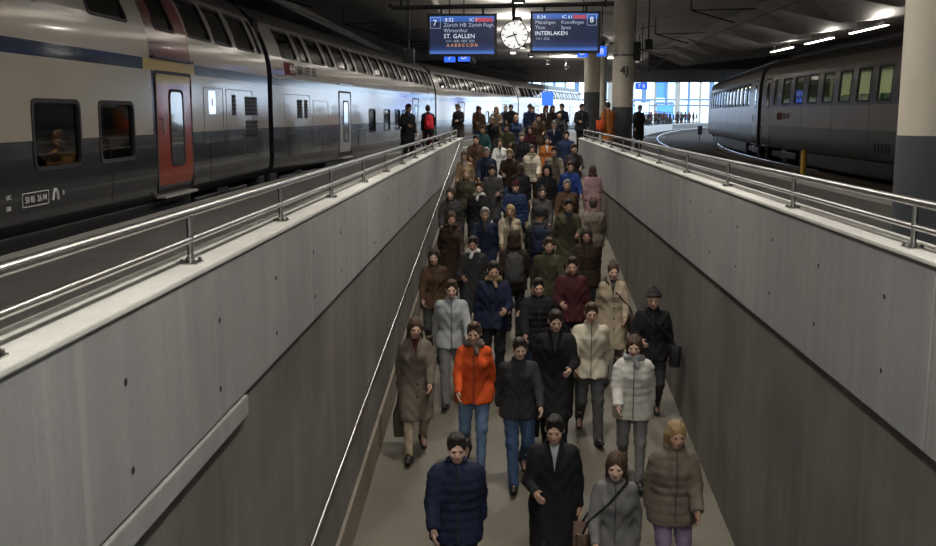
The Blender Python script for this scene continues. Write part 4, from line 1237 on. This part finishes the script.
PAL = {'black': (.012, .012, .014), 'charcoal': (.032, .032, .035), 'dark grey': (.06, .06, .062), 'grey': (.15, .15, .15), 'light grey': (.36, .38, .40), 'navy': (.012, .018, .045),
       'dark blue': (.02, .035, .09), 'royal blue': (.02, .05, .22), 'denim blue': (.04, .075, .15), 'faded denim': (.10, .16, .26), 'brown': (.075, .042, .024), 'dark brown': (.035, .022, .015),
       'tan': (.27, .19, .12), 'beige': (.40, .33, .24), 'cream': (.58, .53, .42), 'off-white': (.60, .59, .55), 'orange': (.62, .085, .018), 'rust orange': (.36, .12, .03), 'red': (.5, .022, .04),
       'maroon': (.06, .014, .018), 'olive': (.055, .052, .03), 'taupe': (.15, .125, .10), 'dusty pink': (.42, .26, .28), 'lilac': (.22, .17, .27), 'white': (.68, .68, .66), 'teal': (.02, .08, .09)}
HAIRCOL = {'black': (.010, .008, .007), 'dark': (.022, .014, .010), 'brown': (.06, .032, .018), 'blond': (.28, .19, .09), 'grey': (.26, .25, .24), 'red': (.14, .05, .02)}
def hairmat(n): return mat('hair_' + n, HAIRCOL[n], .72, 0, .25, 40, .4, 90)

def put_mat(o, *ms):
    for i, m in enumerate(ms): o.material_slots[i].link = 'OBJECT'; o.material_slots[i].material = m

def person(x, y, z, proto, label, top='jacket', tc='black', bc='charcoal', hair='short', hc='dark', mirror=False, rz=0., sc=1.0, scarf=None, skin=None, group=None, shoe='black', shoes=True):
    P = PROTOS[proto]
    r = empty('person', (x, y, z), rz); r.scale = (sc, sc, sc); tag(r, label, 'person', group)
    sk = SKIN[skin if skin is not None else random.choice((0, 0, 1, 2, 2))]
    o = link('body', P.mesh('body', mirror), r); put_mat(o, sk, EYE, LIP)
    tn = {'jacket': 'jacket', 'puffer': 'quilted_jacket', 'coat': 'coat'}[top]
    o = link(tn, P.mesh(top, mirror), r); put_mat(o, fabric(tc, PAL[tc]))
    if shoes and abs(rz) < 1.2 and y < 40:
        if top != 'coat': q = link('zip', front_detail(P, top, 'zip'), o); put_mat(q, STEEL_D)
        else:
            q = link('button', front_detail(P, top, 'button'), o); put_mat(q, BLACK_M); q['kind'] = 'stuff'
            if not scarf:
                sc_ = random.choice(('white', 'light grey', 'off-white', 'dark grey', 'maroon', 'dark blue'))
                q = link('shirt_front', front_detail(P, top, 'shirt'), o); put_mat(q, fabric(sc_, PAL[sc_]))
            q = link('lapel', front_detail(P, top, 'lapel'), o); put_mat(q, fabric(tc, PAL[tc]))
    o = link('trousers', P.mesh('trousers', mirror), r); put_mat(o, fabric(bc, PAL[bc]))
    for k in ('shoe_l', 'shoe_r'):
        if shoes: o = link('shoe', P.mesh(k, mirror), r); put_mat(o, mat('shoe_' + shoe.replace(' ', '_'), PAL[shoe], .45, 0, .1, 10))
    if hair:
        o = link({'beanie': 'knit_hat', 'hood': 'hood'}.get(hair, 'hair'), HAIRS[hair], r)
        hc_ = P.hc * np.array([-1 if mirror else 1, 1, 1]); M = P.Rm.to_4x4()
        if mirror: M = Matrix.Scale(-1, 4, (1, 0, 0)) @ M @ Matrix.Scale(-1, 4, (1, 0, 0))
        o.matrix_local = Matrix.Translation(hc_) @ M
        put_mat(o, fabric(hc, PAL[hc]) if hair in ('beanie', 'hood') else hairmat(hc))
    if scarf: o = link('scarf', P.mesh('scarf', mirror), r); put_mat(o, fabric(scarf, PAL[scarf]))
    return r
# ------------------------------------------------------------------ bags
def rounded_box(m, x0, x1, y0, y1, z0, z1, b): m.box(x0, x1, y0, y1, z0, z1, 0, b); return m
def bag_root(name, p, label, cat='bag'):
    r = empty(name, p.location, p.rotation_euler.z); r.scale = p.scale; tag(r, label, cat); return r
def backpack(p, col, label, dz=0.0):
    r = bag_root('backpack', p, label, 'backpack'); mm = fabric(col, PAL[col])
    g = Grid(axis(-.24, .24, .013), axis(.08, .42, .013), axis(.85 + dz, 1.55 + dz, .013))
    g.stack([(.93 + dz, .13, .07, .235), (.98 + dz, .155, .095, .24), (1.18 + dz, .155, .09, .235), (1.36 + dz, .13, .07, .22), (1.43 + dz, .07, .035, .205)], .03); g.wrinkle(.004, 1, 40)
    V, F = g.nets(); o = link('pack', np_mesh('pack', V, F), r); put_mat(o, mm)
    g = Grid(axis(-.17, .17, .013), axis(.22, .42, .013), axis(.92 + dz, 1.24 + dz, .013)); g.stack([(.98 + dz, .10, .04, .315), (1.08 + dz, .115, .05, .32), (1.19 + dz, .10, .03, .31)], .03)
    V, F = g.nets(); o = link('pocket', np_mesh('pocket', V, F), r); put_mat(o, mm)
    for s in (-1, 1):
        t = MB(); t.tube([(s * .09, .16, 1.40 + dz), (s * .115, .06, 1.475 + dz), (s * .125, -.05, 1.46 + dz), (s * .13, -.145, 1.34 + dz), (s * .15, -.15, 1.18 + dz), (s * .19, -.06, 1.04 + dz), (s * .15, .16, .99 + dz)], .016, 6); t.build('strap', fabric('black', PAL['black']), r, True)
    return r
def shoulder_bag(p, col, label, side=1, z=.84, size=1.0, cross=True):
    r = bag_root('shoulder_bag', p, label); x = side * .285; q = size
    m = MB(); m.box(x - .065 * q, x + .065 * q, -.17 * q, .17 * q, z - .13 * q, z + .13 * q, 0, .03); m.build('bag', mat('bag_' + col.replace(' ', '_'), PAL[col], .45, 0, .12, 8), r, True)
    m = MB(); m.box(x + side * .05 * q, x + side * .075 * q, -.15 * q, .15 * q, z - .02, z + .125 * q, 0, .008); m.build('flap', mat('bag_' + col.replace(' ', '_'), PAL[col], .45), r)
    sx = -side * .10 if cross else side * .15
    t = MB(); t.tube([(x, -.14 * q, z + .12 * q), (side * .24, -.15, 1.08), (side * .05 if cross else side * .2, -.17, 1.28), (sx, -.10, 1.45), (sx, .0, 1.485), (sx, .08, 1.45), (side * .05 if cross else side * .2, .13, 1.25), (side * .24, .13, 1.05), (x, .14 * q, z + .12 * q)], .011, 6); t.build('strap', fabric('black', PAL['black']), r, True)
    return r
def hand_bag(p, proto, sd, mirror, col, label, kind='tote'):
    S, E, W, d = PROTOS[proto].arm[sd]; h = W + d * .12
    if mirror: h = h * np.array([-1, 1, 1])
    r = bag_root('carrier_bag', p, label); x, y, z = h
    m = MB(); m.loft([[(x - .06, y - .17, z - .50), (x + .06, y - .17, z - .50), (x + .06, y + .17, z - .50), (x - .06, y + .17, z - .50)], [(x - .075, y - .19, z - .3), (x + .075, y - .19, z - .3), (x + .075, y + .19, z - .3), (x - .075, y + .19, z - .3)], [(x - .02, y - .17, z - .14), (x + .02, y - .17, z - .14), (x + .02, y + .17, z - .14), (x - .02, y + .17, z - .14)]])
    m.build('bag', fabric(col, PAL[col]), r, True)
    for s in (-1, 1):
        t = MB(); t.tube([(x + s * .02, y - .08, z - .16), (x + s * .012, y - .04, z - .02), (x, y, z + .005), (x + s * .012, y + .04, z - .02), (x + s * .02, y + .08, z - .16)], .008, 6); t.build('handle', fabric(col, PAL[col]), r)
    return r

# ------------------------------------------------------------------ the crowd on the ramp
# x, y, figure, mirrored, top, colour, trousers, hair, hair colour, scarf, turn, scale, place
D_ = 'down the ramp'
CROWD = [
 (-.45, 8.35, 'man_a', 0, 'puffer', 'navy', 'black', 'short', 'dark', None, .05, 1.0, 'cut off at the bottom edge, left of centre'),
 (.42, 8.75, 'man_b', 1, 'coat', 'black', 'charcoal', 'short', 'black', None, -.05, 1.02, 'cut off at the bottom edge in the centre'),
 (.92, 8.2, 'woman_a', 0, 'jacket', 'grey', 'faded denim', 'long', 'brown', None, .0, .97, 'cut off at the bottom edge, right of centre'),
 (1.50, 8.75, 'woman_a', 1, 'puffer', 'taupe', 'lilac', 'long', 'blond', None, .08, .98, 'cut off at the bottom edge, farthest right'),
 (-.40, 11.4, 'woman_a', 0, 'jacket', 'orange', 'faded denim', 'short', 'brown', 'taupe', .0, 1.0, 'at the front of the crowd'),
 (.12, 11.05, 'man_a', 1, 'jacket', 'charcoal', 'denim blue', 'short', 'dark', None, .04, .99, 'right beside the orange jacket'),
 (.56, 11.75, 'man_b', 0, 'coat', 'black', 'black', 'short', 'dark', None, -.06, 1.02, 'two places right of the orange jacket'),
 (-1.12, 11.7, 'woman_a', 1, 'coat', 'taupe', 'beige', 'long', 'brown', None, .05, .97, 'near the left handrail in front'),
 (1.42, 11.1, 'woman_a', 0, 'puffer', 'off-white', 'grey', 'long', 'brown', 'light grey', -.04, .99, 'near the front right of the ramp'),
 (1.02, 12.3, 'man_a', 0, 'jacket', 'cream', 'dark grey', 'short', 'brown', None, .0, 1.0, 'behind the off-white quilted jacket'),
 (1.88, 12.9, 'man_b', 1, 'jacket', 'black', 'charcoal', 'beanie', 'charcoal', None, .0, 1.0, 'close to the right wall with a black bag'),
 (-.78, 13.4, 'man_a', 1, 'jacket', 'light grey', 'grey', 'short', 'brown', None, .05, 1.0, 'behind the orange jacket to the left'),
 (-.22, 14.1, 'man_b', 0, 'jacket', 'navy', 'black', 'short', 'dark', 'tan', .0, 1.03, 'wearing a tan scarf behind the orange jacket'),
 (.40, 13.6, 'man_a', 0, 'puffer', 'black', 'navy', 'short', 'black', None, .03, 1.0, 'in the middle of the ramp'),
 (1.50, 14.3, 'woman_a', 1, 'coat', 'beige', 'taupe', 'bun', 'brown', None, -.04, .99, 'behind the pale jackets on the right'),
 (.92, 14.5, 'man_b', 1, 'jacket', 'maroon', 'black', 'short', 'dark', None, .0, 1.0, 'right of the middle of the ramp'),
 (-1.15, 15.2, 'woman_a', 0, 'jacket', 'brown', 'dark grey', 'long', 'dark', None, .05, .98, 'beside the left handrail behind the taupe coat'),
 (-.58, 16.0, 'man_b', 1, 'coat', 'charcoal', 'black', 'short', 'dark', 'white', .0, 1.0, 'with white scarf left of the middle'),
 (.08, 16.2, 'up_a', 0, 'jacket', 'dark brown', 'black', 'hood', 'dark brown', None, math.pi, 1.0, 'hooded, walking up the middle of the ramp'),
 (.62, 15.9, 'man_a', 1, 'jacket', 'olive', 'charcoal', 'short', 'brown', None, .05, 1.0, 'right of the hooded walker'),
 (1.28, 16.6, 'woman_a', 0, 'puffer', 'dark brown', 'black', 'long', 'dark', None, .0, .98, 'on the right half of the ramp'),
 (-1.05, 17.9, 'woman_a', 1, 'coat', 'dark brown', 'black', 'long', 'brown', 'brown', .06, .98, 'beside the left handrail with brown scarf'),
 (-.45, 18.3, 'man_a', 0, 'coat', 'navy', 'dark blue', 'short', 'grey', None, .0, 1.02, 'grey-haired, left of the middle'),
 (.02, 18.9, 'woman_a', 0, 'coat', 'beige', 'black', 'long', 'blond', None, .0, .98, 'blond, in the middle of the dark crowd'),
 (.55, 18.2, 'up_a', 1, 'puffer', 'charcoal', 'dark blue', 'beanie', 'black', None, math.pi, 1.0, 'in a knit hat walking uphill'),
 (1.10, 18.9, 'man_b', 0, 'coat', 'olive', 'black', 'short', 'dark', None, .0, 1.0, 'behind the dark brown quilted jacket'),
 (1.62, 19.3, 'up_a', 0, 'jacket', 'taupe', 'charcoal', 'short', 'brown', None, math.pi, .98, 'walking uphill near the right wall'),
 (-1.2, 20.4, 'woman_a', 0, 'puffer', 'charcoal', 'denim blue', 'long', 'dark', None, .04, .97, 'at the left handrail halfway up'),
 (-.62, 20.6, 'man_a', 1, 'coat', 'black', 'navy', 'short', 'brown', 'off-white', .0, 1.02, 'like a suit with white shirt front, halfway up on the left'),
 (.12, 21.2, 'man_b', 1, 'puffer', 'dark blue', 'black', 'beanie', 'maroon', None, .0, 1.0, 'in a maroon knit hat halfway up'),
 (.68, 20.7, 'woman_a', 1, 'jacket', 'dark grey', 'black', 'bun', 'dark', None, .0, .98, 'with hair bun halfway up'),
 (1.22, 21.4, 'man_a', 0, 'jacket', 'brown', 'dark blue', 'short', 'grey', None, .0, 1.0, 'grey-haired in brown halfway up on the right'),
 (-1.0, 22.9, 'woman_a', 1, 'jacket', 'olive', 'black', 'long', 'blond', None, .05, .98, 'blond near the left wall in the upper half'),
 (-.4, 23.2, 'man_b', 0, 'coat', 'dark grey', 'charcoal', 'short', 'black', None, .0, 1.0, 'left of the middle in the upper half'),
 (.25, 23.6, 'up_a', 1, 'coat', 'black', 'black', 'long', 'brown', None, math.pi, .99, 'seen from behind in the upper half'),
 (.86, 23.2, 'woman_a', 0, 'puffer', 'black', 'dark grey', 'hood', 'black', None, .0, .98, 'hooded right of the middle in the upper half'),
 (1.42, 23.7, 'man_a', 1, 'jacket', 'royal blue', 'charcoal', 'short', 'brown', None, .0, 1.0, 'beside the pink coat'),
 (1.97, 23.9, 'up_a', 0, 'coat', 'dusty pink', 'black', 'long', 'brown', 'brown', math.pi, .95, 'walking uphill along the right wall'),
 (-1.15, 25.6, 'woman_a', 0, 'coat', 'tan', 'dark brown', 'long', 'brown', None, .05, .98, 'near the left railing end'),
 (-.6, 26.0, 'man_a', 0, 'puffer', 'navy', 'navy', 'short', 'grey', None, .0, 1.0, 'grey-haired behind the tan coat'),
 (.0, 25.8, 'man_b', 1, 'jacket', 'dark brown', 'denim blue', 'short', 'blond', None, .0, 1.0, 'blond in the centre near the top'),
 (.58, 26.6, 'woman_a', 1, 'puffer', 'cream', 'dark brown', 'long', 'dark', 'cream', .0, 1.0, 'near the top in the centre'),
 (1.15, 26.2, 'man_a', 1, 'coat', 'taupe', 'black', 'short', 'dark', None, .0, 1.0, 'right of the cream quilted jacket'),
 (1.70, 26.9, 'man_b', 0, 'jacket', 'charcoal', 'black', 'short', 'brown', None, .0, 1.0, 'near the right wall below its end'),
 (-.95, 28.4, 'man_b', 1, 'coat', 'brown', 'black', 'short', 'dark', None, .0, 1.0, 'left, near the top of the ramp'),
 (-.28, 28.5, 'woman_a', 0, 'coat', 'white', 'light grey', 'long', 'brown', None, .0, .98, 'near the top of the ramp'),
 (.35, 29.0, 'man_a', 0, 'jacket', 'black', 'dark grey', 'beanie', 'taupe', None, .0, 1.0, 'in taupe knit hat near the top'),
 (1.05, 28.9, 'woman_a', 1, 'coat', 'rust orange', 'black', 'long', 'black', None, .0, .98, 'near the top right of the ramp'),
 (1.65, 29.6, 'man_a', 1, 'puffer', 'dark blue', 'charcoal', 'short', 'dark', None, .0, 1.02, 'at the top right of the ramp'),
 (-.85, 31.2, 'man_a', 1, 'jacket', 'teal', 'black', 'short', 'brown', None, .0, 1.0, 'at the top left of the ramp'),
 (-.1, 31.6, 'man_b', 0, 'puffer', 'olive', 'navy', 'short', 'black', None, .0, 1.0, 'at the top of the ramp, left of centre'),
 (.62, 31.4, 'woman_a', 0, 'coat', 'maroon', 'black', 'long', 'dark', None, .0, .98, 'at the top of the ramp, right of centre'),
 (1.4, 32.3, 'man_b', 1, 'coat', 'navy', 'navy', 'short', 'grey', None, .0, 1.0, 'grey-haired at the top right of the ramp'),
 (-.6, 34.0, 'man_a', 0, 'coat', 'black', 'dark brown', 'beanie', 'grey', None, .0, 1.0, 'in grey knit hat just past the ramp wall end'),
 (.2, 34.3, 'woman_a', 1, 'jacket', 'dark blue', 'charcoal', 'long', 'blond', None, .0, .98, 'blond just past the ramp wall end'),
 (.95, 34.2, 'man_b', 0, 'jacket', 'brown', 'brown', 'short', 'dark', None, .0, 1.02, 'just past the ramp wall end'),
 (1.7, 35.0, 'man_a', 1, 'coat', 'charcoal', 'navy', 'short', 'black', None, .0, 1.02, 'just right of the ramp head'),
]
TN = {'jacket': 'jacket', 'puffer': 'quilted jacket', 'coat': 'coat'}
PEOPLE = []
def plabel(tc, tp_, bc, place):
    a = 'person in %s %s and %s trousers %s' % (tc, TN[tp_], bc, place)
    return a if len(a.split()) <= 16 else 'person in %s %s %s' % (tc, TN[tp_], place)
for (x, y, pr, mir, tp_, tc, bc, hr_, hc, sf, rz, sc, place) in CROWD:
    lab = plabel(tc, tp_, bc, place)
    if abs(rz) < 1: rz += random.uniform(-.08, .08)
    PEOPLE.append(person(x, y, ramp_z(y), pr, lab, tp_, tc, bc, hr_, hc, bool(mir), rz, sc * random.uniform(.98, 1.03), sf, None, 'commuters crowding the ramp'))
def find(sub): return next(p for p in PEOPLE if sub in p['label'])
shoulder_bag(find('close to the right wall with'), 'black', 'black shoulder bag on the person beside the right wall', 1, .86, 1.1)
shoulder_bag(find('cut off at the bottom edge, right of centre'), 'brown', 'brown shoulder bag of the person at the bottom edge right of centre', -1)
backpack(find('seen from behind'), 'black', 'black backpack on the back of the uphill walker in black coat', -.02)
backpack(find('hooded, walking up'), 'dark grey', 'dark grey backpack on the hooded uphill walker', -.02)
hand_bag(find('near the left handrail in front'), 'woman_a', 1, True, 'olive', 'olive cloth bag carried by the person near the left handrail')
hand_bag(find('two places right'), 'man_b', -1, False, 'black', 'black carrier bag held by the person in black coat in front')
shoulder_bag(find('behind the pale jackets'), 'dark brown', 'dark brown shoulder bag over the beige coat on the right', 1)
backpack(find('in a knit hat walking'), 'navy', 'navy backpack on the uphill walker in knit hat', -.02)

# ------------------------------------------------------------------ people on the platform
PLAT = [
 (-3.05, 30.0, 'stand', 0, 'coat', 'black', 'black', 'short', 'black', None, .6, 1.0, 'standing on the left platform beside the train door'),
 (-2.85, 35.2, 'up_a', 0, 'jacket', 'black', 'maroon', 'short', 'black', None, math.pi + .2, 1.02, 'with red backpack on the left platform'),
 (-2.05, 40.5, 'stand', 1, 'coat', 'charcoal', 'black', 'short', 'dark', None, -.5, 1.06, 'standing tall left of the crowd by the railing end'),
 (-1.2, 39.0, 'stand', 0, 'jacket', 'brown', 'dark blue', 'long', 'brown', None, .2, 1.0, 'standing at the left of the ramp head'),
 (-.55, 40.2, 'stand', 1, 'coat', 'tan', 'black', 'long', 'blond', None, .1, 1.0, 'in the row of heads under the clock, farthest left'),
 (.05, 38.6, 'stand', 0, 'puffer', 'black', 'black', 'short', 'dark', None, -.2, 1.04, 'in the row of heads under the clock'),
 (.75, 39.6, 'stand', 1, 'jacket', 'dark blue', 'black', 'beanie', 'black', None, .3, 1.04, 'in black knit hat beyond the ramp head'),
 (1.35, 38.4, 'stand', 0, 'coat', 'dark brown', 'charcoal', 'long', 'dark', None, .1, 1.02, 'beyond the ramp head, right of centre'),
 (2.05, 39.8, 'stand', 1, 'jacket', 'navy', 'black', 'short', 'black', None, -.3, 1.06, 'standing left of the tall grey column base'),
 (2.7, 38.6, 'stand', 0, 'puffer', 'charcoal', 'black', 'short', 'dark', None, .2, 1.05, 'standing just left of the tall grey column base'),
 (3.50, 36.2, 'stand', 0, 'coat', 'rust orange', 'dark brown', 'short', 'dark', None, math.pi + .3, 1.07, 'standing with orange bag left of the marked column'),
 (5.05, 40.0, 'stand', 1, 'coat', 'black', 'charcoal', 'short', 'brown', None, .4, 1.03, 'standing right behind the marked column'),
 (-.2, 44.0, 'stand', 1, 'coat', 'navy', 'black', 'short', 'grey', None, .2, 1.04, 'farther back beyond the ramp head, left'),
 (1.0, 45.0, 'stand', 0, 'jacket', 'maroon', 'black', 'long', 'brown', None, -.1, 1.02, 'farther back beyond the ramp head, centre'),
 (1.9, 46.0, 'stand', 1, 'coat', 'black', 'navy', 'hood', 'charcoal', None, .3, 1.04, 'hooded, farther back near the tall grey base'),
 (-1.5, 46.5, 'stand', 0, 'coat', 'olive', 'black', 'short', 'dark', None, .5, 1.04, 'farther back beside the bright coach'),
]
for (x, y, pr, mir, tp_, tc, bc, hr_, hc, sf, rz, sc, place) in PLAT:
    z = -.028 if False else 0.0
    PEOPLE.append(person(x, y, z, pr, plabel(tc, tp_, bc, place), tp_, tc, bc, hr_, hc, bool(mir), rz, sc, sf, None, 'people on the platform'))
backpack(find('with red backpack'), 'red', 'bright red backpack on the person on the left platform', -.02)
shoulder_bag(find('with orange bag'), 'orange', 'orange handbag hanging behind the rust orange coat', 1, 1.0, 1.2, False)

# tiny people on the far bend of the platform
FARC = [('black', 'black'), ('navy', 'charcoal'), ('dark brown', 'black'), ('charcoal', 'denim blue'), ('maroon', 'black'), ('grey', 'black')]
for i in range(56):
    y = 124 + i * .86 + random.uniform(-.6, .6)
    ex = edge_r(y)[0]; x = ex - .8 - (i % 4) * .85
    tc, bc = FARC[i % 6]
    if math.hypot(x - 17.2, y - 134) < 2.4 or math.hypot(x - 22.6, y - 150) < 2.6: continue
    person(x, y, 0, 'stand', 'tiny dark figure waiting on the far bright bend of the platform', ('coat', 'jacket', 'puffer')[i % 3], tc, bc, ('short', 'long', 'beanie')[i % 3], 'dark' if i % 3 < 2 else 'black', bool(i % 2), random.uniform(-3, 3), random.uniform(.95, 1.05), None, None, 'distant people on the platform bend', shoes=False)

# ------------------------------------------------------------------ reader behind the train window
xs_ = TL[0] + .80
seatm = mat('train_seat_fabric', (.05, .03, .03), .85, 0, .2, 14)
st = empty('train_seat', (xs_, 13.42, .21)); tag(st, 'dark upholstered train seat behind the first near window', 'seat')
m = MB(); m.box(-.26, .26, -.30, .24, .0, .16, 0, .04); m.build('cushion', seatm, st)
m = MB(); m.box(-.26, .26, .24, .36, .0, .95, 0, .04); m.build('backrest', seatm, st)
reader = person(xs_, 13.36, .21 + .16 - .40, 'seated', 'person with brown hair reading behind the first near train window', 'jacket', 'tan', 'charcoal', 'long', 'brown', False, .0, .96, None, 0)
bk = empty('book', (xs_, 13.0, .83)); tag(bk, 'small pale book held by the reader in the train', 'book')
for s in (-1, 1):
    m = MB(); m.loft([[(0, 0, 0), (s * .13, .02, .03), (s * .13, .03, .015), (0, .01, -.015)], [(0, -.14, .10), (s * .13, -.12, .13), (s * .13, -.11, .115), (0, -.13, .085)]]); m.build('page', mat('paper', (.75, .70, .58), .8), bk)
rl = empty('reader_fill_lamp', (xs_ - .2, 12.9, 1.9)); tag(rl, 'added small warm lamp lighting the reader inside the train', 'lamp')
m = MB(); m.lathe((0, 0, 0), [(.02, .12), (.03, .06), (.06, 0), (.055, 0), (.02, .05)], 14); m.build('shade', BLACK_M, rl)
m = MB(); m.lathe((0, 0, 0), [(.004, .012), (.04, .012), (.04, .006), (.004, .006)], 12); m.build('bulb', emit('fill_bulb', (1, .62, .25), 6), rl)
ld = bpy.data.lights.new('lamp_light', 'SPOT'); ld.energy = 70; ld.color = (1, .6, .28); ld.spot_size = 1.5; ld.spot_blend = .6; ld.shadow_soft_size = .04  # added spot that lights the reader, not a known train lamp
link('lamp_light', ld, rl, (0, 0, -.01))
